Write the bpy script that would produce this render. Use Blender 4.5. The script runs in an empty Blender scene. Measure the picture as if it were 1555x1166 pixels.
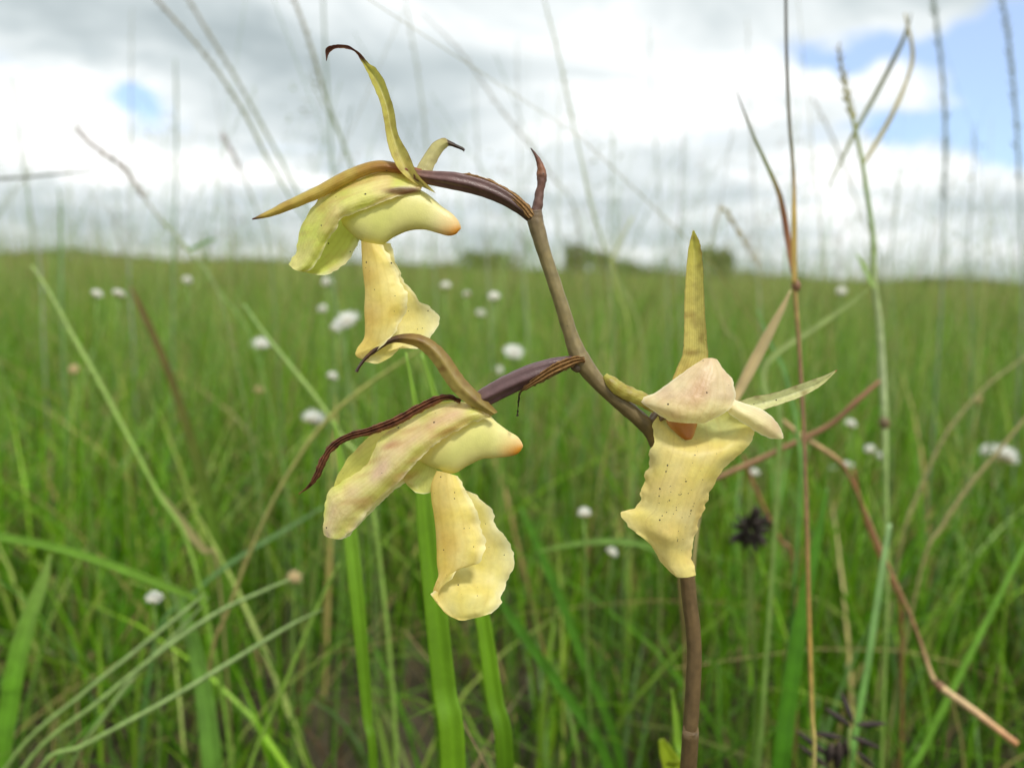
import bpy, math, random
import numpy as np
from mathutils import Vector, noise as mnoise

rng = np.random.default_rng(7)
random.seed(7)
scene = bpy.context.scene
COL = scene.collection

# ------------------------------------------------------------------ camera
F_PX = 1220.0                      # focal length in pixels of the 1555 px wide photograph
PITCH, ROLL = math.radians(7.95), math.radians(1.75)
CAM = Vector((0, 0, 0.38))
_F = Vector((0, math.cos(PITCH), -math.sin(PITCH)))
_U0 = Vector((0, math.sin(PITCH), math.cos(PITCH)))
_R0 = Vector((1, 0, 0))
_R = _R0 * math.cos(ROLL) + _U0 * math.sin(ROLL)
_U = _U0 * math.cos(ROLL) - _R0 * math.sin(ROLL)
FOCUS = 0.20                       # metres from the lens to the orchid
SPX = FOCUS / F_PX                 # metres per pixel at the orchid

cam_data = bpy.data.cameras.new("camera")
cam_data.sensor_width = 36.0
cam_data.lens = 36.0 * F_PX / 1555.0
cam_data.clip_start = 0.01
cam_data.clip_end = 6000
cam_data.dof.use_dof = True
cam_data.dof.focus_distance = FOCUS
cam_data.dof.aperture_fstop = 9.0
cam = bpy.data.objects.new("camera", cam_data)
COL.objects.link(cam)
from mathutils import Matrix
M3 = Matrix((( _R.x, _U.x, -_F.x), (_R.y, _U.y, -_F.y), (_R.z, _U.z, -_F.z)))
cam.matrix_world = Matrix.Translation(CAM) @ M3.to_4x4()
scene.camera = cam


def P(px, py, d):
    """world point seen at photograph pixel (px, py), d metres along the viewing axis"""
    px, py, d = float(px), float(py), float(d)
    return CAM + d * (_F + _R * ((px - 777.5) / F_PX) + _U * ((583.0 - py) / F_PX))


def PZ(px, py, z=0.0):
    return P(px, py, FOCUS - z * SPX)


def srgb(r, g, b):
    def f(c):
        c /= 255.0
        return c / 12.92 if c <= 0.04045 else ((c + 0.055) / 1.055) ** 2.4
    return (f(r), f(g), f(b))


# ------------------------------------------------------------------ world and sun
SUN_EL, SUN_AZ = math.radians(60), math.radians(146)     # azimuth clockwise from +Y (north)
world = bpy.data.worlds.new("World")
scene.world = world
world.use_nodes = True
wn, wl = world.node_tree.nodes, world.node_tree.links
wn.clear()


def wnode(t, **kw):
    n = wn.new(t)
    for k, v in kw.items():
        setattr(n, k, v)
    return n


def wmath(op, a, b=None, c=None, clamp=False):
    n = wn.new("ShaderNodeMath"); n.operation = op; n.use_clamp = clamp
    for i, v in enumerate((a, b, c)):
        if v is None:
            continue
        if isinstance(v, (int, float)):
            n.inputs[i].default_value = v
        else:
            wl.new(v, n.inputs[i])
    return n.outputs[0]


def wvmath(op, a, b=None):
    n = wn.new("ShaderNodeVectorMath"); n.operation = op
    for i, v in enumerate((a, b)):
        if v is None:
            continue
        if isinstance(v, (tuple, Vector)):
            n.inputs[i].default_value = tuple(v)
        else:
            wl.new(v, n.inputs[i])
    return n.outputs["Value"] if op == "LENGTH" else n.outputs[0]


def wnoise(vec, scale, detail=6, rough=0.55, dist=0.0):
    n = wn.new("ShaderNodeTexNoise")
    n.inputs["Scale"].default_value = scale
    n.inputs["Detail"].default_value = detail
    n.inputs["Roughness"].default_value = rough
    n.inputs["Distortion"].default_value = dist
    wl.new(vec, n.inputs["Vector"])
    return n


def wramp(v, stops):
    n = wn.new("ShaderNodeValToRGB")
    while len(n.color_ramp.elements) < len(stops):
        n.color_ramp.elements.new(0.5)
    for e, (p, c) in zip(n.color_ramp.elements, stops):
        e.position = p
        e.color = (*c, 1) if isinstance(c, tuple) else (c, c, c, 1)
    wl.new(v, n.inputs[0])
    return n.outputs[0]


sky = wnode("ShaderNodeTexSky", sky_type="NISHITA", sun_disc=False)
sky.sun_elevation = SUN_EL
sky.sun_rotation = SUN_AZ
sky.air_density = 1.0
sky.dust_density = 0.8
tc = wnode("ShaderNodeTexCoord")
dirv = tc.outputs["Generated"]
sep = wnode("ShaderNodeSeparateXYZ"); wl.new(dirv, sep.inputs[0])
zz = wmath("ADD", wmath("MAXIMUM", sep.outputs[2], 0.0), 0.12)
comb = wnode("ShaderNodeCombineXYZ")
wl.new(wmath("DIVIDE", sep.outputs[0], zz), comb.inputs[0])
wl.new(wmath("DIVIDE", sep.outputs[1], zz), comb.inputs[1])
plane = comb.outputs[0]                                   # a flat cloud deck overhead
warp = wnoise(dirv, 14.0, 4)
dirw = wvmath("ADD", dirv, wvmath("MULTIPLY", wvmath("SUBTRACT", warp.outputs["Color"], (0.5, 0.5, 0.5)), (0.11, 0.11, 0.07)))


def sky_blobs(items):
    """clouds or gaps at a place in the sky: (px, py, half width, half height, weight) in photograph pixels"""
    tot = None
    for px, py, rx, ry, w in items:
        d0 = (P(px, py, 1.0) - CAM).normalized()
        df = wvmath("SUBTRACT", dirw, d0)
        sc = wvmath("MULTIPLY", df, (F_PX / rx, F_PX / rx, F_PX / ry))
        ln = wvmath("LENGTH", sc)
        g = wmath("MULTIPLY", wmath("POWER", wmath("SUBTRACT", 1.0, wmath("MULTIPLY", ln, 0.62), None, True), 1.4), w)
        tot = g if tot is None else wmath("ADD", tot, g)
    return tot


n1 = wnoise(plane, 0.85, 6, 0.64, 0.5)                    # light and dark of the cloud deck
n2 = wnoise(plane, 0.55, 5, 0.66)                     # gaps in the deck
grey = sky_blobs([(430, 120, 330, 70, 0.20), (500, 215, 200, 50, 0.16), (130, 330, 260, 34, 0.14), (760, 300, 220, 40, 0.13),
                  (300, 40, 300, 45, 0.12), (1080, 340, 160, 34, 0.10)])
white = sky_blobs([(60, 160, 260, 80, 0.20), (640, 275, 260, 30, 0.16), (1110, 140, 260, 90, 0.20), (300, 262, 180, 28, 0.16),
                   (1250, 330, 300, 34, 0.12), (900, 60, 200, 50, 0.08)])
light = wmath("ADD", wmath("SUBTRACT", n1.outputs["Fac"], grey), white)
cloud_col = wramp(light, [(0.24, (2.5, 2.9, 3.02)), (0.41, (3.5, 3.9, 4.0)), (0.54, (4.8, 5.1, 5.15)), (0.66, (6.6, 6.65, 6.6))])
gap = sky_blobs([(214, 178, 54, 20, 0.6), (180, 152, 44, 12, 0.45), (1490, 75, 90, 40, 0.62), (1535, 140, 60, 46, 0.6), (1400, 190, 120, 20, 0.55),
                 (1490, 205, 100, 26, 0.6), (1320, 72, 100, 20, 0.5), (1252, 92, 60, 14, 0.42), (1560, 30, 80, 40, 0.45), (1552, 235, 55, 30, 0.5)])
cover = wmath("SUBTRACT", wmath("ADD", wmath("MULTIPLY", n2.outputs["Fac"], 1.1), 0.16), gap)
cmask = wramp(cover, [(0.30, 0.0), (0.62, 1.0)])
blue = wnode("ShaderNodeMix", data_type="RGBA")
blue.inputs[0].default_value = 0.38                       # thin cirrus veil over the open sky
tint = wnode("ShaderNodeMix", data_type="RGBA", blend_type="MULTIPLY"); tint.inputs[0].default_value = 1.0
wl.new(sky.outputs[0], tint.inputs[6]); tint.inputs[7].default_value = (0.68, 0.90, 1.2, 1)
wl.new(tint.outputs[2], blue.inputs[6]); blue.inputs[7].default_value = (4.6, 5.0, 5.3, 1)
mixc = wnode("ShaderNodeMix", data_type="RGBA")
wl.new(cmask, mixc.inputs[0])
wl.new(blue.outputs[2], mixc.inputs[6])
wl.new(cloud_col, mixc.inputs[7])
bg = wnode("ShaderNodeBackground")
bg.inputs["Strength"].default_value = 0.14
wl.new(mixc.outputs[2], bg.inputs["Color"])
world.cycles.sampling_method = "NONE"                     # an even sky: rays that escape find it by themselves
wo = wnode("ShaderNodeOutputWorld")
wl.new(bg.outputs[0], wo.inputs[0])

sun_d = bpy.data.lights.new("sun", "SUN")
sun_d.energy = 2.3
sun_d.angle = math.radians(9)
sun_d.color = (1.0, 0.96, 0.88)
sun = bpy.data.objects.new("sun", sun_d)
COL.objects.link(sun)
sdir = Vector((math.sin(SUN_AZ) * math.cos(SUN_EL), math.cos(SUN_AZ) * math.cos(SUN_EL), math.sin(SUN_EL)))
sun.rotation_euler = sdir.to_track_quat("Z", "Y").to_euler()
sun.location = sdir * 20

scene.view_settings.view_transform = "Standard"
scene.view_settings.look = "None"
scene.view_settings.exposure = 0.47
scene.view_settings.gamma = 1.0
scene.render.engine = "CYCLES"
scene.cycles.use_denoising = True
scene.cycles.max_bounces = 4
scene.cycles.transmission_bounces = 3
scene.cycles.diffuse_bounces = 3
scene.cycles.glossy_bounces = 1
scene.cycles.caustics_reflective = False
scene.cycles.caustics_refractive = False

# ------------------------------------------------------------------ materials


def new_mat(name):
    m = bpy.data.materials.new(name)
    m.use_nodes = True
    nt = m.node_tree
    nt.nodes.clear()
    return m, nt.nodes, nt.links


def organic(name, rough=0.5, transl=0.3, spec=0.35, mottle=0.12, mscale=900.0, bump=0.0, bump_kind="noise", bscale=2500.0,
            specks=0.0, speck_scale=260.0, speck_size=0.17, vein=0.0, blotch=None):
    """plant tissue: pigment from the Col attribute, fine mottling, optional veins, specks and relief"""
    m, N, L = new_mat(name)
    out = N.new("ShaderNodeOutputMaterial")
    pr = N.new("ShaderNodeBsdfPrincipled")
    at = N.new("ShaderNodeAttribute"); at.attribute_name = "Col"
    tcn = N.new("ShaderNodeTexCoord")
    nz = N.new("ShaderNodeTexNoise")
    nz.inputs["Scale"].default_value = mscale; nz.inputs["Detail"].default_value = 5 if bump else 1
    L.new(tcn.outputs["Object"], nz.inputs["Vector"])
    mr = N.new("ShaderNodeMapRange")
    mr.inputs["From Min"].default_value = 0.25; mr.inputs["From Max"].default_value = 0.75
    mr.inputs["To Min"].default_value = 1 - mottle; mr.inputs["To Max"].default_value = 1 + mottle
    L.new(nz.outputs["Fac"], mr.inputs["Value"])
    mul = N.new("ShaderNodeVectorMath"); mul.operation = "SCALE"
    L.new(at.outputs["Color"], mul.inputs[0]); L.new(mr.outputs[0], mul.inputs["Scale"])
    col = mul.outputs[0]
    if blotch:
        bn = N.new("ShaderNodeTexNoise"); bn.inputs["Scale"].default_value = blotch[1]; bn.inputs["Detail"].default_value = 3
        L.new(tcn.outputs["Object"], bn.inputs["Vector"])
        br = N.new("ShaderNodeMapRange")
        br.inputs["From Min"].default_value = 0.52; br.inputs["From Max"].default_value = 0.75
        br.inputs["To Max"].default_value = blotch[2]
        L.new(bn.outputs["Fac"], br.inputs["Value"])
        bm_ = N.new("ShaderNodeMix"); bm_.data_type = "RGBA"
        L.new(br.outputs[0], bm_.inputs[0]); L.new(col, bm_.inputs[6]); bm_.inputs[7].default_value = (*blotch[0], 1)
        col = bm_.outputs[2]
    height = None
    if vein > 0:
        uv = N.new("ShaderNodeUVMap"); uv.uv_map = "UVMap"
        sp = N.new("ShaderNodeSeparateXYZ"); L.new(uv.outputs[0], sp.inputs[0])
        wv = N.new("ShaderNodeTexWave"); wv.bands_direction = "Y"
        wv.inputs["Scale"].default_value = 3.1; wv.inputs["Distortion"].default_value = 3.0
        wv.inputs["Detail"].default_value = 3; wv.inputs["Detail Scale"].default_value = 1.2
        L.new(uv.outputs[0], wv.inputs["Vector"])
        pw = N.new("ShaderNodeMath"); pw.operation = "POWER"; pw.inputs[1].default_value = 5
        L.new(wv.outputs["Fac"], pw.inputs[0])
        vm = N.new("ShaderNodeMath"); vm.operation = "MULTIPLY"; vm.inputs[1].default_value = vein
        L.new(pw.outputs[0], vm.inputs[0])
        vmix = N.new("ShaderNodeMix"); vmix.data_type = "RGBA"; vmix.blend_type = "MULTIPLY"
        L.new(vm.outputs[0], vmix.inputs[0]); L.new(col, vmix.inputs[6]); vmix.inputs[7].default_value = (0.80, 0.72, 0.45, 1)
        col = vmix.outputs[2]
        height = wv.outputs["Fac"]
    if specks > 0:
        vo = N.new("ShaderNodeTexVoronoi"); vo.inputs["Scale"].default_value = speck_scale
        L.new(tcn.outputs["Object"], vo.inputs["Vector"])
        sv = N.new("ShaderNodeSeparateColor"); L.new(vo.outputs["Color"], sv.inputs[0])
        thr = N.new("ShaderNodeMath"); thr.operation = "MULTIPLY"; thr.inputs[1].default_value = speck_size
        pw2 = N.new("ShaderNodeMath"); pw2.operation = "POWER"; pw2.inputs[1].default_value = 1.0 / max(specks, 1e-3)
        L.new(sv.outputs[0], pw2.inputs[0])
        dens = N.new("ShaderNodeMath"); dens.operation = "MULTIPLY"
        L.new(pw2.outputs[0], dens.inputs[0]); L.new(at.outputs["Alpha"], dens.inputs[1]); L.new(dens.outputs[0], thr.inputs[0])
        lt = N.new("ShaderNodeMath"); lt.operation = "LESS_THAN"
        L.new(vo.outputs["Distance"], lt.inputs[0]); L.new(thr.outputs[0], lt.inputs[1])
        smix = N.new("ShaderNodeMix"); smix.data_type = "RGBA"
        L.new(lt.outputs[0], smix.inputs[0]); L.new(col, smix.inputs[6]); smix.inputs[7].default_value = (0.035, 0.022, 0.012, 1)
        col = smix.outputs[2]
    pr.inputs["Roughness"].default_value = rough
    pr.inputs["Specular IOR Level"].default_value = spec
    L.new(col, pr.inputs["Base Color"])
    if bump > 0:
        bn2 = N.new("ShaderNodeTexNoise"); bn2.inputs["Scale"].default_value = bscale; bn2.inputs["Detail"].default_value = 4
        L.new(tcn.outputs["Object"], bn2.inputs["Vector"])
        h = bn2.outputs["Fac"]
        if height is not None:
            ad = N.new("ShaderNodeMath"); ad.operation = "MULTIPLY_ADD"; ad.inputs[1].default_value = 0.12
            L.new(height, ad.inputs[0]); L.new(h, ad.inputs[2]); h = ad.outputs[0]
        bp = N.new("ShaderNodeBump"); bp.inputs["Strength"].default_value = bump; bp.inputs["Distance"].default_value = 0.0004
        L.new(h, bp.inputs["Height"]); L.new(bp.outputs[0], pr.inputs["Normal"])
    if transl > 0:
        tr = N.new("ShaderNodeBsdfTranslucent")
        L.new(col, tr.inputs["Color"])
        mx = N.new("ShaderNodeMixShader"); mx.inputs[0].default_value = transl
        L.new(pr.outputs[0], mx.inputs[1]); L.new(tr.outputs[0], mx.inputs[2])
        L.new(mx.outputs[0], out.inputs[0])
    else:
        L.new(pr.outputs[0], out.inputs[0])
    return m


MAT = {}
MAT["petal"] = organic("petal_tissue", 0.36, 0.42, 0.5, 0.06, 600, 0.32, bscale=2000, specks=0.12, speck_scale=650, vein=0.2,
                       blotch=(srgb(212, 160, 118), 110, 0.5))
MAT["lip"] = organic("lip_tissue", 0.42, 0.42, 0.4, 0.06, 900, 0.22, bscale=2600, specks=0.2, speck_scale=800, vein=0.2, blotch=(srgb(222, 182, 104), 120, 0.28))
MAT["spotted"] = organic("spotted_lip_tissue", 0.42, 0.42, 0.4, 0.07, 900, 0.25, bscale=2600, specks=1.6, speck_scale=1300, speck_size=0.34, vein=0.1,
                         blotch=(srgb(226, 186, 104), 110, 0.35))
MAT["spur"] = organic("spur_tissue", 0.36, 0.25, 0.4, 0.05, 500, 0.2, bscale=3000, specks=0.05, speck_scale=420)
MAT["sepal"] = organic("sepal_tissue", 0.36, 0.38, 0.5, 0.1, 800, 0.35, bscale=2600, specks=0.12, speck_scale=520, vein=0.5,
                       blotch=(srgb(120, 80, 40), 170, 0.3))
MAT["dry"] = organic("dry_tissue", 0.6, 0.18, 0.25, 0.35, 1500, 0.9, bscale=1800, vein=0.9)
MAT["stem"] = organic("orchid_stem_skin", 0.42, 0.0, 0.4, 0.3, 420, 0.35, bscale=5000, specks=0.1, speck_scale=700)
MAT["ovary"] = organic("ovary_skin", 0.33, 0.0, 0.5, 0.22, 500, 0.3, bscale=3000)
MAT["blade"] = organic("grass_blade_tissue", 0.42, 0.38, 0.4, 0.16, 120, 0.0)
MAT["leaf"] = organic("broad_leaf_tissue", 0.36, 0.36, 0.45, 0.10, 160, 0.3, bscale=900, vein=0.6)
MAT["stalk"] = organic("grass_stalk_skin", 0.5, 0.12, 0.35, 0.22, 260, 0.0)
MAT["white"] = organic("white_bract", 0.6, 0.45, 0.2, 0.08, 900, 0.0)
MAT["dark"] = organic("dark_spikelet", 0.6, 0.0, 0.25, 0.35, 500, 0.0)
MAT["meadow"] = organic("meadow_blade_tissue", 0.45, 0.34, 0.4, 0.15, 30, 0.0)
MAT["crown"] = organic("tree_leaf", 0.55, 0.3, 0.3, 0.2, 1.5, 0.0)
MAT["bark"] = organic("tree_bark", 0.8, 0.0, 0.2, 0.3, 6, 0.0)


def ground_material():
    m, N, L = new_mat("meadow_soil")
    out = N.new("ShaderNodeOutputMaterial"); pr = N.new("ShaderNodeBsdfPrincipled")
    g = N.new("ShaderNodeNewGeometry")
    a = N.new("ShaderNodeTexNoise"); a.inputs["Scale"].default_value = 9; a.inputs["Detail"].default_value = 9; a.inputs["Roughness"].default_value = 0.65
    L.new(g.outputs["Position"], a.inputs["Vector"])
    r = N.new("ShaderNodeValToRGB")
    els = [(0.25, srgb(34, 30, 18)), (0.45, srgb(56, 50, 32)), (0.6, srgb(80, 72, 50)), (0.78, srgb(100, 74, 46))]
    while len(r.color_ramp.elements) < len(els):
        r.color_ramp.elements.new(0.5)
    for e, (p, c) in zip(r.color_ramp.elements, els):
        e.position = p; e.color = (*c, 1)
    L.new(a.outputs["Fac"], r.inputs[0])
    b = N.new("ShaderNodeTexNoise"); b.inputs["Scale"].default_value = 0.35; b.inputs["Detail"].default_value = 8
    L.new(g.outputs["Position"], b.inputs["Vector"])
    r2 = N.new("ShaderNodeValToRGB")
    r2.color_ramp.elements[0].position = 0.3; r2.color_ramp.elements[0].color = (*srgb(104, 126, 50), 1)
    r2.color_ramp.elements[1].position = 0.7; r2.color_ramp.elements[1].color = (*srgb(140, 148, 78), 1)
    L.new(b.outputs["Fac"], r2.inputs[0])
    # bare soil between the tussocks near by, turf too far off to resolve beyond
    ln = N.new("ShaderNodeVectorMath"); ln.operation = "LENGTH"; L.new(g.outputs["Position"], ln.inputs[0])
    mr = N.new("ShaderNodeMapRange"); mr.inputs["From Min"].default_value = 2.0; mr.inputs["From Max"].default_value = 8.0
    L.new(ln.outputs["Value"], mr.inputs["Value"])
    mx = N.new("ShaderNodeMix"); mx.data_type = "RGBA"
    L.new(mr.outputs[0], mx.inputs[0]); L.new(r.outputs[0], mx.inputs[6]); L.new(r2.outputs[0], mx.inputs[7])
    L.new(mx.outputs[2], pr.inputs["Base Color"])
    pr.inputs["Roughness"].default_value = 0.9
    bp = N.new("ShaderNodeBump"); bp.inputs["Distance"].default_value = 0.01; bp.inputs["Strength"].default_value = 0.8
    L.new(a.outputs["Fac"], bp.inputs["Height"]); L.new(bp.outputs[0], pr.inputs["Normal"])
    L.new(pr.outputs[0], out.inputs[0])
    return m


# ------------------------------------------------------------------ mesh helpers
def mesh_object(name, verts, faces, mat, cols=None, uvs=None, parent=None, origin=None, smooth=True, solid=0.0, subsurf=0):
    """ONE mesh object; verts are world points, origin is the world place of its top-level thing"""
    V = np.asarray(verts, dtype=np.float64)
    o0 = np.zeros(3) if origin is None else np.array(origin)
    me = bpy.data.meshes.new(name)
    me.from_pydata((V - o0).tolist(), [], faces)
    if cols is not None:
        c = np.ones((len(V), 4), dtype=np.float32); ca = np.asarray(cols, dtype=np.float32); c[:, :ca.shape[1]] = ca
        a = me.color_attributes.new("Col", "FLOAT_COLOR", "POINT")
        a.data.foreach_set("color", c.ravel())
    if uvs is not None:
        lay = me.uv_layers.new(name="UVMap")
        li = np.zeros(len(me.loops), dtype=np.int32); me.loops.foreach_get("vertex_index", li)
        lay.data.foreach_set("uv", np.asarray(uvs, dtype=np.float32)[li].ravel())
    if smooth:
        me.polygons.foreach_set("use_smooth", np.ones(len(me.polygons), dtype=bool))
    me.materials.append(mat)
    me.update()
    ob = bpy.data.objects.new(name, me)
    COL.objects.link(ob)
    if parent is not None:
        ob.parent = parent
    else:
        ob.location = o0
    if solid:
        s = ob.modifiers.new("thickness", "SOLIDIFY"); s.thickness = solid; s.offset = 0
    if subsurf:
        s = ob.modifiers.new("smooth", "SUBSURF"); s.levels = subsurf; s.render_levels = subsurf
    return ob


def tag(o, label, cat, group=None, kind=None):
    if label: o["label"] = label
    if cat: o["category"] = cat
    if group: o["group"] = group
    if kind: o["kind"] = kind
    return o


def thing(name, label, cat, loc, group=None):
    o = bpy.data.objects.new(name, None)
    o.empty_display_size = 0.02
    COL.objects.link(o)
    o.location = loc
    return tag(o, label, cat, group)


def catmull(pts, n):
    """resample a list of vectors (any dimension) to n points on a Catmull-Rom curve"""
    A = np.asarray(pts, dtype=float)
    k = len(A)
    if k == 2:
        t = np.linspace(0, 1, n)[:, None]
        return A[0] * (1 - t) + A[1] * t
    E = np.vstack([2 * A[0] - A[1], A, 2 * A[-1] - A[-2]])
    t = np.linspace(0, k - 1 - 1e-9, n)
    i = t.astype(int); f = (t - i)[:, None]
    p0, p1, p2, p3 = E[i], E[i + 1], E[i + 2], E[i + 3]
    return 0.5 * (2 * p1 + (p2 - p0) * f + (2 * p0 - 5 * p1 + 4 * p2 - p3) * f ** 2 + (3 * p1 - p0 - 3 * p2 + p3) * f ** 3)


def ramp_cols(stops, t):
    ts = [s[0] for s in stops]; cs = np.array([s[1] for s in stops])
    return np.stack([np.interp(t, ts, cs[:, i]) for i in range(3)], axis=-1)


def tube(name, pts, radii, mat, stops, parent=None, origin=None, n=40, seg=10, lobes=0, lobe_amp=0.0, twist=0.0, flat=1.0, wob=0.0, smooth=True):
    """a tapered round stem through world points"""
    C = catmull([tuple(p) for p in pts], n)
    Rr = np.interp(np.linspace(0, 1, n), np.linspace(0, 1, len(radii)), radii)
    T = np.gradient(C, axis=0); T /= np.linalg.norm(T, axis=1)[:, None]
    ref = np.array(_F)
    V, U, Cc = [], [], []
    tt = np.linspace(0, 1, n)
    cols = ramp_cols(stops, tt)
    for i in range(n):
        b = np.cross(T[i], ref); nb = np.linalg.norm(b)
        b = b / nb if nb > 1e-6 else np.array(_R)
        c = np.cross(b, T[i])
        for j in range(seg):
            th = 2 * math.pi * j / seg
            r = Rr[i] * (1 + lobe_amp * math.cos(lobes * th + twist * tt[i]))
            if wob:
                r *= 1 + wob * mnoise.noise(Vector((math.cos(th) * 1.3, math.sin(th) * 1.3, tt[i] * n * 0.35)))
            V.append(C[i] + b * r * math.cos(th) + c * r * flat * math.sin(th))
            U.append((tt[i], j / seg)); Cc.append(cols[i])
    F = []
    for i in range(n - 1):
        for j in range(seg):
            a, b2 = i * seg + j, i * seg + (j + 1) % seg
            F.append((a, b2, b2 + seg, a + seg))
    F.append(tuple(range(seg))[::-1]); F.append(tuple((n - 1) * seg + j for j in range(seg)))
    return mesh_object(name, V, F, mat, Cc, U, parent, origin, smooth)


def loft(name, rows, mat, colf, parent, origin, nr=48, nc=28, ruffle=0.0, rag=0.0, crinkle=0.0, freq=0.05, solid=0.0, ends=(0, 1), seed=0.0, closed=False, extra=None):
    """a curved sheet through rows of control points (px, py, z), z in pixels towards the lens"""
    A = np.array(rows, dtype=float)
    B = np.stack([catmull(A[i], nc) for i in range(A.shape[0])])
    G = np.stack([catmull(B[:, j], nr) for j in range(nc)], axis=1)
    V, U, Cc = [], [], []
    for i in range(nr):
        for j in range(nc):
            u, v = i / (nr - 1), j / (nc - 1)
            x, y, z = G[i, j]
            m = 0.0 if closed else max(0.0, (abs(2 * v - 1) - 0.55) / 0.45)
            e = max(0.0, (u - 0.8) / 0.2) if ends[1] else 0.0
            m = max(m, e) ** 1.5
            q = Vector((x * freq, y * freq, seed))
            if ruffle or rag:
                z += ruffle * m * mnoise.noise(q * 1.0) * 2
                edge = G[i, j] - G[i, nc // 2]
                ln = math.hypot(edge[0], edge[1]) + 1e-6
                k = rag * m * (mnoise.noise(q * 1.9 + Vector((9, 3, 1))) + 0.6 * mnoise.noise(q * 4.7)) * 1.6
                x += edge[0] / ln * k; y += edge[1] / ln * k
            if crinkle:
                z += crinkle * (mnoise.noise(q * 1.4 + Vector((4, 7, 2))) + 0.5 * mnoise.noise(q * 3.3 + Vector((1, 2, 5))))
            V.append(PZ(x, y, z)); U.append((u, v)); Cc.append(colf(u, v, x, y))
    F = [(i * nc + j, i * nc + j + 1, (i + 1) * nc + j + 1, (i + 1) * nc + j) for i in range(nr - 1) for j in range(nc - 1)]
    if extra:
        for (V2, U2, C2, F2) in extra:
            k = len(V); V += V2; U += U2; Cc += C2; F += [tuple(a + k for a in f) for f in F2]
    return mesh_object(name, V, F, mat, Cc, U, parent, origin, True, solid)


def mixc_(a, b, t):
    t = min(1.0, max(0.0, t))
    return tuple(a[i] * (1 - t) + b[i] * t for i in range(3))


def hull_tube(name, secs, mat, colf, parent, origin, nr=44, seg=28, depth=0.8, zc=0.0, zmax=30):
    """swollen closed body: sections (top point, bottom point) in pixels become rings"""
    T = catmull([s[0] for s in secs], nr); B = catmull([s[1] for s in secs], nr)
    V, U, Cc = [], [], []
    for i in range(nr):
        c = (T[i] + B[i]) / 2; h = (B[i] - T[i]) / 2
        rz = min(zmax, depth * math.hypot(*h))
        for j in range(seg):
            th = 2 * math.pi * j / seg
            x, y = c + h * math.cos(th)
            V.append(PZ(x, y, zc + rz * math.sin(th))); U.append((i / (nr - 1), j / seg))
            Cc.append(colf(i / (nr - 1), j / seg, x, y))
    F = []
    for i in range(nr - 1):
        for j in range(seg):
            a, b = i * seg + j, i * seg + (j + 1) % seg
            F.append((a, a + seg, b + seg, b))
    F.append(tuple((nr - 1) * seg + j for j in range(seg))[::-1])
    return mesh_object(name, V, F, mat, Cc, U, parent, origin, True)


# ------------------------------------------------------------------ ground
def make_ground():
    xs = np.concatenate([-np.geomspace(1500, 3, 22), np.linspace(-2.6, 2.6, 90), np.geomspace(3, 1500, 22)])
    ys = np.concatenate([-np.geomspace(400, 1.2, 12), np.linspace(-1, 3.4, 80), np.geomspace(3.7, 2500, 30)])
    V = []
    for y in ys:
        for x in xs:
            d = math.hypot(x, y)
            z = 0.012 * mnoise.noise(Vector((x * 3, y * 3, 0))) + 0.006 * mnoise.noise(Vector((x * 11, y * 11, 4))) if d < 6 else 0.0
            V.append((x, y, z))
    nx = len(xs)
    F = [(j * nx + i, j * nx + i + 1, (j + 1) * nx + i + 1, (j + 1) * nx + i) for j in range(len(ys) - 1) for i in range(nx - 1)]
    o = mesh_object("ground", V, F, ground_material())
    o["kind"] = "structure"


make_ground()

# ------------------------------------------------------------------ far trees
HOR = lambda px: 412.0 + (px - 777.5) * math.tan(ROLL)      # horizon row at a column


def leaf_cards(centres, size, cols, n_per=1):
    V, F, C = [], [], []
    for c, s, k in zip(centres, size, cols):
        a = rng.normal(size=3); a /= np.linalg.norm(a)
        b = np.cross(a, rng.normal(size=3)); b /= np.linalg.norm(b)
        n0 = np.cross(a, b)
        i = len(V)
        V += [c - a * s, c + b * s * 0.45 + n0 * s * .15, c + a * s, c - b * s * 0.45 + n0 * s * .15]
        F.append((i, i + 1, i + 2, i + 3)); C += [k] * 4
    return V, F, C


def tree(px, top_px, w_px, d, label, tone=(116, 126, 82), n=1500):  # tone is lightened, with the haze of distance painted into it
    h = 0.95 * (HOR(px) - top_px) * d / F_PX + CAM.z
    w = w_px * d / F_PX / 2
    base = P(px, HOR(px), d); base.z = 0
    t = thing("tree", label, "tree", base, "trees on the far horizon")
    tube("trunk", [base, base + Vector((0.1, 0, h * 0.25)), base + Vector((-.05, 0, h * .6))], [h * .05, h * .035, h * .015],
         MAT["bark"], [(0, srgb(80, 70, 58)), (1, srgb(70, 62, 50))], t, base, n=8, seg=7)
    lobes = [(rng.uniform(-.6, .6) * w, rng.uniform(-.5, .5) * w, h * rng.uniform(.22, .72), rng.uniform(.34, .5)) for _ in range(9)]
    ce, sz, cl = [], [], []
    for _ in range(n):
        lx, ly, lz, lr = lobes[rng.integers(9)]
        v = rng.normal(size=3); v /= np.linalg.norm(v); r = rng.uniform(.5, 1) ** .5
        p = np.array([lx, ly, lz]) + v * r * np.array([lr * w, lr * w, lr * h * .55])
        p[2] = min(max(p[2], h * .03), h)
        ce.append(np.array(base) + p); sz.append(rng.uniform(.05, .1) * h)
        g = rng.uniform(.7, 1.25); cl.append(tuple(c * g for c in srgb(*tone)))
    V, F, C = leaf_cards(ce, sz, cl)
    mesh_object("crown", V, F, MAT["crown"], C, None, t, base, False)


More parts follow.
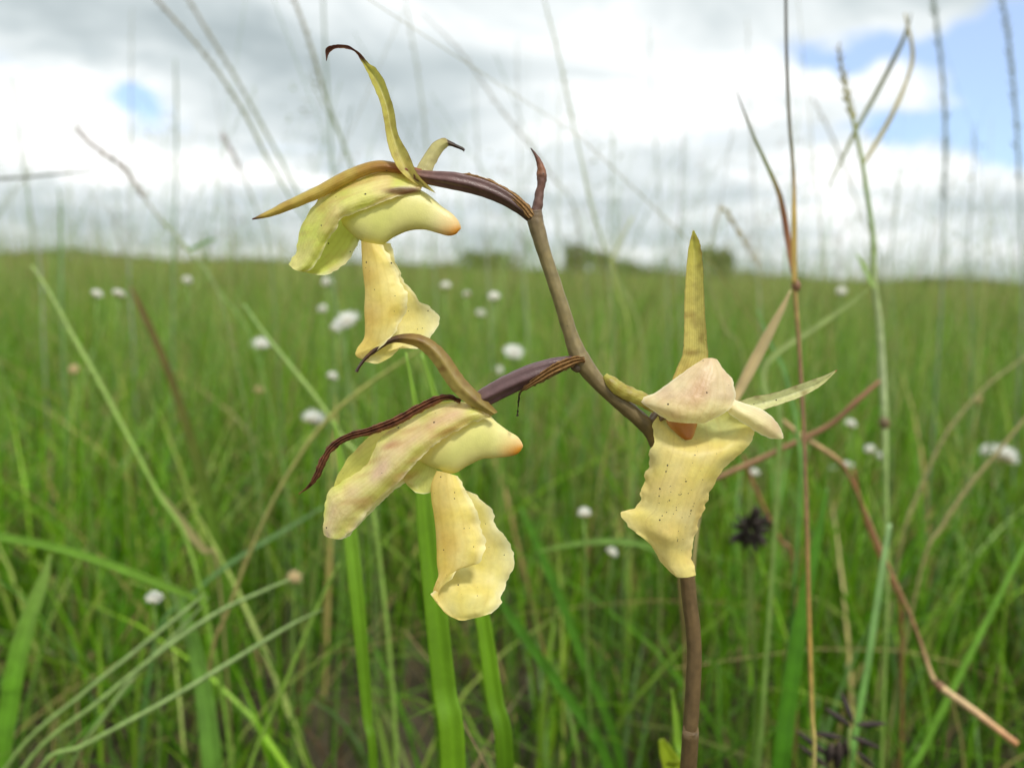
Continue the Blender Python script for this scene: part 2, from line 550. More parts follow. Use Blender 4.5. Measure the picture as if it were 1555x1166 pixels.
tree(745, 370, 96, 110, "rounded far tree on the horizon just left of the orchid's upper stem")
tree(898, 366, 92, 120, "dark far tree on the horizon just right of the orchid's upper stem", (104, 114, 78))
tree(1084, 366, 56, 130, "small far tree on the horizon behind the upright sepal of the right flower", (118, 128, 86))
tree(1425, 414, 90, 140, "low far tree on the horizon at the right, beyond the tall green stalk", (108, 118, 78))
tree(962, 390, 100, 150, "low bushy far tree between the dark tree and the right flower", (108, 118, 76))


def far_bushes():
    ce, sz, cl = [], [], []
    for _ in range(18000):
        a = rng.uniform(-1.0, 1.0); d = rng.uniform(170, 330)
        x = d * math.tan(a)
        hh = (1.4 + 1.9 * mnoise.noise(Vector((a * 9, 1, 2))) + 0.9 * mnoise.noise(Vector((a * 31, 5, 2)))) * d / 220
        ce.append(np.array([x, d, rng.uniform(0, max(.5, hh))])); sz.append(rng.uniform(.5, 1.1))
        g = rng.uniform(.75, 1.2); cl.append(tuple(c * g for c in srgb(122, 130, 86)))  # distance haze is mixed into this lighter olive
    V, F, C = leaf_cards(ce, sz, cl)
    o = mesh_object("far_bushes", V, F, MAT["crown"], C, None, None, None, False)
    tag(o, "low olive line of scrub along the far edge of the meadow", "scrub", None, "stuff")


far_bushes()


# ------------------------------------------------------------------ meadow grass (uncountable)
def blade_mass(name, x, y, h, w, lean, curl, base_c, tip_c, label, segs=5, tip=0.0):
    N = len(x)
    az = rng.uniform(0, 2 * math.pi, N)
    fa = az + rng.normal(0, 0.9, N) + math.pi / 2
    t = np.linspace(0, 1, segs + 1)
    dx = np.cos(az)[:, None]; dy = np.sin(az)[:, None]
    out = (lean[:, None] * t + curl[:, None] * t ** 2.4) * h[:, None]
    zz_ = h[:, None] * (t - 0.35 * curl[:, None] * t ** 3)
    cx = x[:, None] + dx * out; cy = y[:, None] + dy * out
    ww = w[:, None] * np.maximum(tip, (1 - t ** 2.2)) * (0.55 + 0.45 * np.minimum(1, t * 4)) * 0.5
    ox = np.cos(fa)[:, None] * ww; oy = np.sin(fa)[:, None] * ww
    L = np.stack([cx - ox, cy - oy, zz_], -1); R = np.stack([cx + ox, cy + oy, zz_], -1)
    V = np.stack([L, R], 2).reshape(N, -1, 3)                    # N, (segs+1)*2, 3
    k = (segs + 1) * 2
    C = base_c[:, None, :] * (1 - t[None, :, None]) + tip_c[:, None, :] * t[None, :, None]
    C = np.repeat(C, 2, axis=1)
    q = np.array([[2 * i, 2 * i + 1, 2 * i + 3, 2 * i + 2] for i in range(segs)])
    Fq = (q[None] + (np.arange(N) * k)[:, None, None]).reshape(-1, 4)
    me = bpy.data.meshes.new(name)
    me.vertices.add(N * k); me.vertices.foreach_set("co", V.astype(np.float32).ravel())
    me.loops.add(len(Fq) * 4); me.loops.foreach_set("vertex_index", Fq.astype(np.int32).ravel())
    me.polygons.add(len(Fq))
    me.polygons.foreach_set("loop_start", np.arange(0, len(Fq) * 4, 4, dtype=np.int32))
    me.polygons.foreach_set("loop_total", np.full(len(Fq), 4, dtype=np.int32))
    me.polygons.foreach_set("use_smooth", np.ones(len(Fq), dtype=bool))
    cc = np.ones((N * k, 4), np.float32); cc[:, :3] = C.reshape(-1, 3)
    me.update(calc_edges=True)
    a = me.color_attributes.new("Col", "FLOAT_COLOR", "POINT"); a.data.foreach_set("color", cc.ravel())
    me.materials.append(MAT["meadow"])
    ob = bpy.data.objects.new(name, me); COL.objects.link(ob)
    tag(ob, label, "grass", None, "stuff")
    return ob


def scatter(n, y0, y1, margin=0.35, power=1.0):
    """points in a wedge of meadow in front of the lens, a little wider than the view"""
    u = rng.uniform(0, 1, n)
    y = np.sqrt(y0 ** 2 + (y1 ** 2 - y0 ** 2) * u) if power == 1.0 else y0 * (y1 / y0) ** u
    x = rng.uniform(-1, 1, n) * (1.1 * y + margin + 0.1)
    return x, y


def clump_noise(x, y, s):
    return np.array([mnoise.noise(Vector((a * s, b * s, 3.3))) for a, b in zip(x, y)])


def palette(n, items, jitter=0.18):
    w = np.array([i[0] for i in items], float); w /= w.sum()
    idx = rng.choice(len(items), n, p=w)
    c = np.array([srgb(*i[1]) for i in items])[idx]
    return c * (1 + rng.normal(0, jitter, (n, 1))).clip(.55, 1.25), idx


GREENS = [(6, (102, 150, 20)), (4.0, (80, 130, 20)), (3.0, (128, 168, 38)), (1.3, (164, 184, 84)), (0.7, (122, 160, 92)), (1.0, (184, 168, 104))]
OLIVES = [(3, (140, 152, 78)), (2, (166, 160, 100)), (2, (122, 146, 62)), (1, (150, 120, 84))]


def near_meadow():
    x, y = scatter(25000, 0.44, 1.8)
    cn = clump_noise(x, y, 4.5)
    bare = np.exp(-(((x + 0.10) / 0.14) ** 2 + ((y - 0.62) / 0.16) ** 2))
    keep = (rng.uniform(-0.55, 0.75, len(x)) < cn + 0.35) & (rng.uniform(0, 1, len(x)) > bare * 0.9)
    x, y = x[keep], y[keep]; n = len(x)
    h = rng.uniform(0.15, 0.35, n) * np.where(y < 0.6, 0.7, 1.0); w = rng.uniform(0.0020, 0.0048, n)
    c, _ = palette(n, GREENS, .24)
    pn = clump_noise(x, y, 9.0)[:, None]
    c = c * (1 + .45 * pn).clip(.6, 1.25) * (1 + np.array([.35, .0, -.1]) * np.maximum(0, clump_noise(x, y, 3.1))[:, None])
    blade_mass("near_meadow_grass", x, y, h, w, rng.normal(.16, .22, n), np.abs(rng.normal(.18, .36, n)), c, c,
               "tall green grass filling the meadow just behind the orchid", 6)
    # dead stems lodged at all angles among the green
    x, y = scatter(1800, 0.55, 1.9); n = len(x)
    c, _ = palette(n, [(3, (176, 156, 104)), (2, (150, 120, 80)), (2, (130, 140, 70)), (1, (112, 80, 56))])
    blade_mass("lodged_dry_grass", x, y, rng.uniform(.14, .30, n), rng.uniform(.0012, .003, n), rng.normal(.55, .5, n), np.abs(rng.normal(.3, .5, n)), c, c,
               "bleached dead stems leaning at all angles through the near grass", 6, tip=.25)
    # short dense undergrowth and dead thatch
    x, y = scatter(30000, 0.45, 2.0); n = len(x)
    bare = np.exp(-(((x + 0.10) / 0.12) ** 2 + ((y - 0.62) / 0.14) ** 2))
    k = rng.uniform(0, 1, n) > bare * .8
    x, y = x[k], y[k]; n = len(x)
    c, _ = palette(n, [(5, (80, 122, 30)), (2, (112, 130, 60)), (1.6, (140, 122, 82)), (1, (90, 72, 50))])
    blade_mass("low_meadow_grass", x, y, rng.uniform(.03, .14, n), rng.uniform(.0018, .004, n), rng.normal(.4, .5, n), np.abs(rng.normal(.3, .4, n)),
               c, c, "short mixed green and straw undergrowth over bare soil", 4)


def mid_meadow():
    x, y = scatter(50000, 1.6, 6.0); n = len(x)
    h = rng.uniform(.2, .335, n) + 0.02 * clump_noise(x, y, 1.2); w = rng.uniform(.004, .009, n)
    c, _ = palette(n, GREENS + [(4, (150, 170, 70)), (2, (174, 166, 100))])
    blade_mass("middle_meadow_grass", x, y, h, w, rng.normal(.1, .12, n), np.abs(rng.normal(.1, .2, n)), c, c,
               "green meadow grass in the middle distance", 4)
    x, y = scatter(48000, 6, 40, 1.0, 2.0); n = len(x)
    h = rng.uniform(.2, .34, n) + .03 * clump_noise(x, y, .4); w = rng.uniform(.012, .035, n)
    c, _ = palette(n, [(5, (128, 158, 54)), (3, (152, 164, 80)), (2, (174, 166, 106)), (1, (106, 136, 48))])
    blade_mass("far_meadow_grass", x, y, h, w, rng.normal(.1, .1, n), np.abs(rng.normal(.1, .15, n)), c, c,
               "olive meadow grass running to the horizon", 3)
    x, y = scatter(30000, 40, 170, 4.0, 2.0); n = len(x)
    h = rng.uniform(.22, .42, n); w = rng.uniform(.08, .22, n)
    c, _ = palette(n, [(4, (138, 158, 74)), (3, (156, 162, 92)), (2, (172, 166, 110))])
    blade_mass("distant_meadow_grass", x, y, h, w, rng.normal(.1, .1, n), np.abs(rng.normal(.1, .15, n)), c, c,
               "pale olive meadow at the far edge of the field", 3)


def seed_stalk_mass():
    x, y = scatter(6500, 0.75, 5.0, .35, 2.0); n = len(x)
    h = (.34 + .34 * rng.beta(1.2, 2.4, n)) * (1 + .05 * y)
    c, _ = palette(n, OLIVES + [(6, (118, 152, 58)), (3, (132, 160, 84))])
    blade_mass("tall_thin_grass", x, y, h, rng.uniform(.0009, .0020, n), rng.normal(.1, .2, n), np.abs(rng.normal(.16, .2, n)), c, c,
               "hair-thin flowering grass stems rising above the horizon", 6, tip=0.3)
    x, y = scatter(22000, 3.0, 40, 1.0, 2.0); n = len(x)
    h = rng.uniform(.32, .60, n)
    c, _ = palette(n, OLIVES)
    blade_mass("distant_thin_grass", x, y, h, rng.uniform(.002, .006, n), rng.normal(.08, .12, n), np.abs(rng.normal(.1, .12, n)), c, c,
               "hazy seeding grass tops along the horizon", 4, tip=0.3)
    # loose panicles: small spikelets hung round the top of a stem
    px, py = scatter(560, 0.9, 4.0, .3, 2.0)
    ce, sz, cl = [], [], []
    for a_, b_ in zip(px, py):
        top = rng.uniform(.38, .58) * (1 + .05 * b_); k = np.array(srgb(*[(150, 140, 96), (132, 128, 92), (150, 116, 96), (136, 150, 92)][rng.integers(4)]))
        lx, ly = rng.normal(0, .12, 2)
        for _ in range(34):
            t_ = rng.uniform(0, 1)
            sp_ = .004 + .022 * (1 - t_)
            zc_ = top - .14 * (1 - t_)
            ce.append(np.array([a_ + lx * zc_ + rng.normal(0, sp_), b_ + ly * zc_ + rng.normal(0, sp_), zc_])); sz.append(rng.uniform(.0014, .0032)); cl.append(tuple(k * rng.uniform(.8, 1.2)))
    V, F, C = leaf_cards(ce, sz, cl)
    o = mesh_object("seeding_grass_tops", V, F, MAT["meadow"], C, None, None, None, False)
    tag(o, "loose brownish panicles of seeding grass floating over the meadow", "grass", None, "stuff")


near_meadow(); mid_meadow(); seed_stalk_mass()

# ------------------------------------------------------------------ the orchid
ORIGIN = P(1045, 1166, 0.222); ORIGIN.z = 0.0
orchid = thing("orchid", "cream yellow orchid with three nodding flowers on a bent brown stem", "orchid", ORIGIN)

BROWN = srgb(104, 92, 68)
stem_px = [(811, 322, 0), (815, 345, 0), (830, 395, 0), (850, 455, 0), (868, 512, 0), (882, 546, 0), (910, 582, -2), (945, 614, -6), (972, 637, -12),
           (992, 662, -22), (1012, 715, -34), (1030, 790, -40), (1041, 856, -44), (1047, 910, -48), (1054, 980, -54), (1052, 1050, -60), (1047, 1123, -66), (1045, 1166, -70)]
stem_pts = [PZ(*p) for p in stem_px]
stem_pts += [Vector((ORIGIN.x - .001, ORIGIN.y, stem_pts[-1].z * .5)), Vector((ORIGIN.x, ORIGIN.y, -0.005))]
rad = [12.5, 12, 10.2, 10.4, 11.2, 14.5, 11.6, 11.6, 12.2, 11.5, 11.5, 11.5, 11.4, 11.6, 11.6, 11.8, 12, 13, 13.5, 14]
tube("stem", stem_pts, [r * SPX for r in rad], MAT["stem"],
     [(0, srgb(112, 92, 70)), (.12, srgb(128, 114, 72)), (.3, srgb(122, 106, 70)), (.45, srgb(108, 92, 58)), (.65, srgb(104, 84, 54)), (1, srgb(96, 78, 50))],
     orchid, ORIGIN, n=190, seg=32, lobes=9, lobe_amp=0.018, twist=3, wob=0.07)
# dried growing tip above the last flower
tube("stem_tip", [PZ(812, 334, 0), PZ(817, 308, 1), PZ(821, 285, 2), PZ(823, 268, 2), PZ(820, 250, 2), PZ(814, 237, 2), PZ(806, 225, 1)],
     [r * SPX for r in (9, 7.5, 6.2, 8.2, 5, 2.6, .7)], MAT["stem"],
     [(0, srgb(100, 74, 66)), (.45, srgb(108, 74, 62)), (.58, srgb(140, 90, 58)), (.72, srgb(104, 60, 40)), (1, srgb(60, 40, 32))],
     orchid, ORIGIN, n=46, seg=14, wob=0.22)
# node swelling
tube("stem_node", [PZ(868, 556, 3), PZ(876, 558, 4), PZ(888, 556, 4)], [r * SPX for r in (4, 8, 5)], MAT["stem"], [(0, srgb(108, 88, 72)), (1, srgb(112, 96, 76))],
     orchid, ORIGIN, n=12, seg=12, wob=.1)

zA = lambda x, y, z=0: (360 + x / 4.092, 40 + y / 4.092, z)
zB = lambda x, y, z=0: (420 + x / 3.43, 230 + y / 3.43, z)
zC = lambda x, y, z=0: (440 + x / 3.8875, 490 + y / 3.8875, z)
zD = lambda x, y, z=0: (580 + x / 3.642, 640 + y / 3.642, z)
zE = lambda x, y, z=0: (690 + x / 2.429, 200 + y / 2.429, z)
zF = lambda x, y, z=0: (900 + x / 2.045, 330 + y / 2.045, z)

CREAM = srgb(248, 236, 162); YELLOW = srgb(244, 226, 128); YGREEN = srgb(224, 228, 116); OLIVE = srgb(176, 160, 74)
PINK = srgb(240, 208, 178); ORANGE = srgb(240, 164, 54); MAROON = srgb(84, 48, 38); PALE = srgb(252, 248, 216)  # PALE rims paint the thickness shading of thin petal margins into the colour
PURPLE = srgb(96, 66, 66)


def nz(x, y, s=0.03, k=0.0):
    return mnoise.noise(Vector((x * s, y * s, k)))


def channel(Ls, Rs, depth, zbase=0.0, sign=-1):
    """rows across a folded sepal: left edge, fold, right edge"""
    rows = []
    for i, (a, b) in enumerate(zip(Ls, Rs)):
        w = math.hypot(a[0] - b[0], a[1] - b[1])
        zb = zbase[i] if isinstance(zbase, (list, tuple)) else zbase
        lerp = lambda t: (a[0] + (b[0] - a[0]) * t, a[1] + (b[1] - a[1]) * t)
        f = min(depth, w * 0.5) * sign
        rows.append([(a[0], a[1], zb), (*lerp(.25), zb + f * .62), (*lerp(.5), zb + f), (*lerp(.75), zb + f * .62), (b[0], b[1], zb)])
    return rows


def flower_root(pts, radii, stops, label, twist):
    o = tube("flower", pts, [r * SPX for r in radii], MAT["ovary"], stops, orchid, ORIGIN, n=60, seg=36, lobes=6, lobe_amp=0.10, twist=twist, wob=.03)
    o["label"] = label
    return o


# ---------------- flower at the top
f1 = flower_root([PZ(808, 331, 2), PZ(790, 315, 4), PZ(762, 297, 5), PZ(730, 284, 5), PZ(690, 275, 4), PZ(652, 270, 2), PZ(630, 266, 0)],
                 (8, 9.5, 12, 13.3, 13.3, 10.5, 8), [(0, srgb(78, 58, 52)), (.3, srgb(92, 66, 62)), (.75, srgb(104, 72, 68)), (1, srgb(120, 84, 66))],
                 "uppermost flower, pale yellow hood facing left on a purple stalk", 2.0)


def c_hood1(u, v, x, y):
    c = mixc_(CREAM, YGREEN, .45 + 1.2 * nz(x, y, .03, 1) + .35 * u)
    c = mixc_(c, srgb(206, 140, 84), max(0, 1 - v / .34) * max(0, .62 - abs(u - .28) * 1.5) * (.9 + 1.2 * nz(x, y, .06, 17)))
    c = mixc_(c, srgb(214, 176, 110), max(0, nz(x * .4 + y, y * .5, .09, 19) - .08) * 1.1)
    d = math.hypot((x - 612) / 36, (y - 290) / 8)
    c = mixc_(c, srgb(110, 60, 50), min(1, max(0, 1 - d) * 2.2) * .85)
    return mixc_(c, PALE, max(0, (v - .9) * 6))


near_hood1 = [
    [zB(760, 172, -2), zB(758, 185, 4), zB(752, 200, 6), zB(745, 215, 4)],
    [zB(640, 106, -8), zB(640, 150, 8), zB(620, 198, 17), zB(600, 246, 16)],
    [zB(520, 100, -12), zB(512, 165, 10), zB(492, 235, 21), zB(480, 296, 18)],
    [zB(400, 138, -13), zB(396, 205, 10), zB(372, 275, 22), zB(336, 352, 17)],
    [zB(290, 188, -13), zB(302, 262, 8), zB(312, 318, 20), zB(318, 392, 12)],
    [zB(205, 262, -13), zB(230, 345, 6), zB(258, 400, 16), zB(272, 458, 9)],
    [zB(128, 395, -12), zB(168, 440, 3), zB(205, 490, 12), zB(230, 535, 6)],
    [zB(98, 520, -10), zB(130, 552, 1), zB(160, 577, 8), zB(188, 606, 3)],
    [zB(64, 590, -8), zB(86, 612, -1), zB(116, 624, 3), zB(150, 628, 0)]]
loft("petal", near_hood1, MAT["petal"], c_hood1, f1, ORIGIN, 70, 44, 2.6, 1.6, 1.5, .045, seed=1)
far_hood1 = [
    [zB(752, 178, -6), zB(748, 205, -16), zB(742, 230, -14)],
    [zB(640, 112, -10), zB(618, 220, -34), zB(602, 320, -26)],
    [zB(520, 106, -14), zB(505, 270, -42), zB(500, 425, -30)],
    [zB(400, 146, -15), zB(420, 310, -44), zB(445, 450, -26)],
    [zB(290, 198, -15), zB(350, 350, -44), zB(418, 488, -22)],
    [zB(205, 275, -15), zB(290, 430, -40), zB(378, 560, -20)],
    [zB(135, 400, -14), zB(225, 520, -32), zB(312, 620, -16)],
    [zB(100, 526, -12), zB(165, 590, -24), zB(236, 644, -12)],
    [zB(70, 592, -9), zB(110, 618, -14), zB(160, 632, -8)]]
loft("petal", far_hood1, MAT["petal"], lambda u, v, x, y: mixc_(mixc_(YGREEN, srgb(222, 230, 120), .4), PALE, max(0, (v - .86) * 4)), f1, ORIGIN, 50, 30, 2, 1.4, .8, .06, seed=2)


def c_spur(tipx, tipy):
    def f(u, v, x, y):
        d = math.hypot(x - tipx, y - tipy)
        c = mixc_(CREAM, YGREEN, .25 + .5 * nz(x, y, .02, 4) + .5 * max(0, .5 - u))
        c = mixc_(c, srgb(252, 244, 214), max(0, u - .5) * 1.4)
        return mixc_(c, ORANGE, max(0, 1 - d / 40) ** 1.1 * (.95 + .05 * max(-8, min(8, y - tipy))))
    return f


spur1 = [(325, 320, 345, 385), (385, 235, 390, 430), (460, 195, 445, 468), (565, 165, 540, 490), (660, 165, 610, 448), (748, 200, 690, 414),
         (800, 232, 770, 408), (860, 285, 840, 426), (912, 322, 895, 440), (945, 358, 932, 432), (958, 386, 950, 414), (961, 398, 960, 404)]
hull_tube("spur", [(zB(a, b)[:2], zB(c, d)[:2]) for a, b, c, d in spur1], MAT["spur"], c_spur(696, 348), f1, ORIGIN, 60, 32, .5, -9, 19)


def c_lip(orx=0.0):
    def f(u, v, x, y):
        c = mixc_(YELLOW, CREAM, .45 + .9 * nz(x, y, .035, 6))
        c = mixc_(c, srgb(232, 192, 104), max(0, .5 - abs(v - .38) * 1.7) * (.75 + .8 * nz(x, y, .03, 9)))
        return mixc_(c, PALE, max(0, (abs(2 * v - 1) - .84) * 3.5))
    return f


lip1 = [
    [zB(548, 486, 8), zB(492, 478, 14), zB(440, 466, 0), zB(500, 474, -16), zB(592, 478, -14)],
    [zB(602, 572, 10), zB(518, 578, 17), zB(447, 600, 0), zB(540, 590, -20), zB(640, 620, -18)],
    [zB(642, 640, 9), zB(530, 660, 18), zB(455, 672, 0), zB(560, 660, -24), zB(664, 660, -22)],
    [zB(655, 702, 10), zB(540, 722, 19), zB(461, 735, 0), zB(580, 720, -26), zB(694, 712, -26)],
    [zB(679, 776, 9), zB(550, 800, 19), zB(457, 826, 0), zB(600, 790, -28), zB(762, 786, -28)],
    [zB(664, 856, 9), zB(550, 880, 18), zB(461, 905, 0), zB(620, 880, -28), zB(846, 856, -30)],
    [zB(628, 925, 10), zB(536, 950, 16), zB(456, 975, 2), zB(620, 970, -18), zB(818, 955, -26)],
    [zB(600, 960, 10), zB(520, 1005, 14), zB(418, 1030, 5), zB(590, 1010, -8), zB(745, 1025, -16)],
    [zB(520, 1040, 12), zB(450, 1050, 12), zB(424, 1072, 8), zB(560, 1050, 0), zB(655, 1015, -6)],
    [zB(440, 1092, 10), zB(470, 1098, 10), zB(530, 1104, 8), zB(592, 1072, 4), zB(645, 1022, 0)]]
loft("lip", lip1, MAT["lip"], c_lip(), f1, ORIGIN, 84, 60, 7.0, 3.0, .7, .030, seed=3)


def c_sepal(base, mid, tip, t_tip=.7, fade=.05):
    def f(u, v, x, y):
        c = mixc_(base, mid, u / max(t_tip, .01) * 1.2)
        c = mixc_(c, tip, (u - t_tip) / fade)
        c = mixc_(c, srgb(128, 92, 44), .55 * max(0, nz(x, y, .07, 8) - .1) * 2)
        return mixc_(c, srgb(140, 105, 60), max(0, (abs(2 * v - 1) - .88) * 4))
    return f


L1 = [(1120, 985), (1060, 945), (990, 868), (935, 730), (915, 600), (890, 480), (850, 380), (810, 290), (775, 225), (735, 165), (680, 141), (610, 141), (574, 168), (556, 219)]
R1 = [(1236, 1038), (1200, 1000), (1122, 918), (1060, 782), (1000, 668), (975, 520), (925, 362), (870, 268), (820, 232), (762, 166), (690, 121), (600, 117), (551, 142), (553, 214)]
loft("sepal", channel([zA(*p)[:2] for p in L1], [zA(*p)[:2] for p in R1], 9, [10, 12, 14, 14, 12, 10, 8, 6, 5, 4, 3, 3, 2, 2]), MAT["sepal"],
     c_sepal(srgb(220, 204, 120), srgb(198, 192, 96), MAROON, .60, .05), f1, ORIGIN, 80, 16, 0, .5, .5, .08, seed=4)
L2 = [(1105, 905), (1130, 850), (1165, 795), (1222, 720), (1286, 694), (1312, 706), (1395, 748), (1418, 764)]
R2 = [(1205, 912), (1222, 880), (1240, 845), (1272, 788), (1302, 756), (1322, 746), (1390, 768), (1410, 780)]
loft("sepal", channel([zA(*p)[:2] for p in L2], [zA(*p)[:2] for p in R2], 6, [-14, -16, -18, -20, -20, -19, -18, -18], 1), MAT["sepal"],
     c_sepal(srgb(214, 204, 148), srgb(206, 196, 130), srgb(58, 44, 38), .66, .04), f1, ORIGIN, 50, 14, 0, .4, .4, .08, seed=5)
cl = [(640, 262, 5), (606, 256, 8), (572, 253, 9), (531, 267, 10), (483, 292, 9.5), (433, 314, 7.5), (405, 326, 4.5), (383, 333, 1.0)]


def spine_sheet(name, spine, zc, bulge, mat, colf, parent, nr=60, nc=16, pleat=0.0, **kw):
    S = np.array([(a, b) for a, b, c in spine], float)
    T = np.gradient(S, axis=0); T /= np.linalg.norm(T, axis=1)[:, None]
    rows = []
    for i, (a, b, w) in enumerate(spine):
        nx, ny = -T[i][1], T[i][0]
        z0 = zc[i] if isinstance(zc, (list, tuple)) else zc
        bl = min(bulge, w * 1.1)
        q = min(pleat, w * .6)
        prof = [(1, -.5, 0), (.8, .45, q), (.5, .8, -q), (.2, .96, q), (-.15, .98, -q), (-.5, .8, q), (-.8, .45, -q), (-1, -.5, 0)] if pleat else [(1, -.5, 0), (.8, .45, 0), (0, 1, 0), (-.8, .45, 0), (-1, -.5, 0)]
        rows.append([(a + nx * w * k, b + ny * w * k, z0 + bl * h + e) for k, h, e in prof])
    return loft(name, rows, mat, colf, parent, ORIGIN, nr, nc, **kw)


def c_dorsal1(u, v, x, y):
    c = mixc_(srgb(206, 184, 92), srgb(192, 158, 70), .5 + nz(x, y, .05, 2))
    c = mixc_(c, srgb(150, 78, 40), max(0, .45 - u) * 3.2 * (1 - .6 * abs(2 * v - 1.1)))
    return mixc_(c, srgb(92, 44, 28), (u - .88) * 10)


spine_sheet("sepal", cl, -2, 9, MAT["sepal"], c_dorsal1, f1, seed=6, ruffle=.6, rag=.3, crinkle=.5)
# papery bract along the flower stalk
def c_dry(u, v, x, y):
    c = mixc_(srgb(178, 142, 92), srgb(122, 84, 48), .5 + 1.1 * nz(x * (1 + v), y, .12, 3))
    return mixc_(c, srgb(72, 50, 34), max(0, abs(2 * v - 1) - .8) * 3)


spine_sheet("bract", [(697, 264, .7), (712, 266, 2), (733, 272, 3.4), (757, 284, 4.8), (780, 299, 5.6), (798, 316, 7), (808, 329, 6)], [12, 12, 13, 13, 13, 12, 10], 2, MAT["dry"],
            c_dry, f1, 60, 22, pleat=.9, seed=7, ruffle=1.2, rag=1.6, crinkle=.5)

# ---------------- flower below it
f2 = flower_root([PZ(884, 548, 4), PZ(866, 549, 6), PZ(842, 556, 7), PZ(808, 568, 7), PZ(770, 585, 6), PZ(738, 602, 4), PZ(715, 613, 2)],
                 (7, 8, 12, 14.5, 15, 14, 10), [(0, srgb(82, 60, 58)), (.3, srgb(90, 66, 66)), (.8, srgb(98, 72, 72)), (1, srgb(112, 84, 66))],
                 "middle flower on the left, pinkish yellow hood with a brown withered sepal", 3.0)


def c_hood2(u, v, x, y):
    c = mixc_(CREAM, YGREEN, .35 + 1.3 * nz(x, y, .03, 11))
    c = mixc_(c, PINK, max(0, .9 - abs(v - .42) * 2.2) * (.75 + nz(x, y, .03, 13)))
    d = math.hypot((x - 592) / 16, (y - 676) / 7 + (x - 592) / 20)
    c = mixc_(c, srgb(206, 140, 132), max(0, 1 - d) * .8)
    c = mixc_(c, srgb(208, 164, 108), max(0, nz(x * .5 + y, y * .6, .08, 29) - .06) * 1.2)
    return mixc_(c, PALE, max(0, (v - .92) * 8))


hood2 = [
    [zC(1180, 545, 4), zC(1185, 548, 8), zC(1190, 552, 9), zC(1195, 556, 6)],
    [zC(1060, 478, -6), zC(1075, 505, 10), zC(1085, 540, 19), zC(1075, 594, 16)],
    [zC(930, 470, -10), zC(945, 530, 11), zC(955, 590, 22), zC(950, 660, 19)],
    [zC(790, 525, -12), zC(815, 600, 12), zC(840, 665, 25), zC(850, 726, 20)],
    [zC(640, 605, -13), zC(690, 685, 12), zC(730, 750, 25), zC(755, 815, 18)],
    [zC(530, 690, -12), zC(580, 770, 12), zC(630, 840, 24), zC(680, 905, 15)],
    [zC(455, 835, -11), zC(490, 890, 10), zC(530, 950, 20), zC(585, 990, 11)],
    [zC(290, 950, -8), zC(350, 1000, 6), zC(420, 1050, 13), zC(490, 1085, 7)],
    [zC(232, 985, -8), zC(265, 1050, 3), zC(330, 1120, 8), zC(415, 1170, 3)],
    [zC(209, 1075, -6), zC(235, 1125, 1), zC(290, 1185, 4), zC(365, 1225, 0)],
    [zC(198, 1180, -2), zC(215, 1215, 0), zC(255, 1250, 1), zC(318, 1272, -2)],
    [zC(200, 1250, -2), zC(215, 1262, -1), zC(245, 1272, 0), zC(290, 1280, -3)]]
loft("petal", hood2, MAT["petal"], c_hood2, f2, ORIGIN, 80, 44, 2.2, 1.8, 1.5, .045, seed=11)
far2 = [
    [zC(1120, 510, -4), zC(1100, 540, -18), zC(1090, 560, -16)],
    [zC(930, 462, -12), zC(900, 620, -40), zC(930, 740, -30)],
    [zC(760, 520, -15), zC(740, 690, -44), zC(800, 850, -28)],
    [zC(610, 600, -17), zC(600, 780, -44), zC(690, 935, -22)],
    [zC(510, 645, -18), zC(500, 830, -40), zC(600, 1005, -18)],
    [zC(400, 735, -18), zC(410, 900, -34), zC(520, 1080, -14)],
    [zC(310, 850, -16), zC(330, 980, -26), zC(450, 1150, -10)],
    [zC(272, 925, -14), zC(280, 1060, -20), zC(395, 1210, -8)],
    [zC(262, 960, -12), zC(262, 1140, -14), zC(330, 1274, -7)]]
loft("petal", far2, MAT["petal"], lambda u, v, x, y: mixc_(mixc_(YGREEN, srgb(224, 210, 120), .5), srgb(226, 230, 200), max(0, (v - .9) * 8)), f2, ORIGIN, 50, 30, 1.6, 1.4, .8, .06, seed=12)
spur2 = [(756, 795, 762, 814), (800, 715, 808, 838), (860, 640, 865, 862), (960, 575, 965, 890), (1060, 535, 1050, 845), (1170, 545, 1135, 805), (1225, 590, 1215, 798),
         (1290, 638, 1285, 791), (1340, 668, 1335, 778), (1364, 696, 1358, 762), (1374, 716, 1372, 742), (1377, 726, 1377, 731)]
hull_tube("spur", [(zC(a, b)[:2], zC(c, d)[:2]) for a, b, c, d in spur2], MAT["spur"], c_spur(790, 680), f2, ORIGIN, 60, 32, .5, -11, 20)
lobe2 = [[zC(760, 815, -8), zC(810, 830, -14), zC(872, 868, -6)], [zC(715, 860, -14), zC(790, 900, -24), zC(868, 905, -10)],
         [zC(668, 915, -18), zC(760, 950, -26), zC(852, 950, -12)], [zC(700, 965, -18), zC(765, 985, -22), zC(840, 985, -12)],
         [zC(745, 1003, -16), zC(790, 1010, -17), zC(826, 1004, -12)]]
loft("side_lobe", lobe2, MAT["petal"], lambda u, v, x, y: mixc_(srgb(220, 222, 130), PALE, max(0, (u - .9) * 5)), f2, ORIGIN, 26, 24, .6, .5, .6, .06, seed=13)
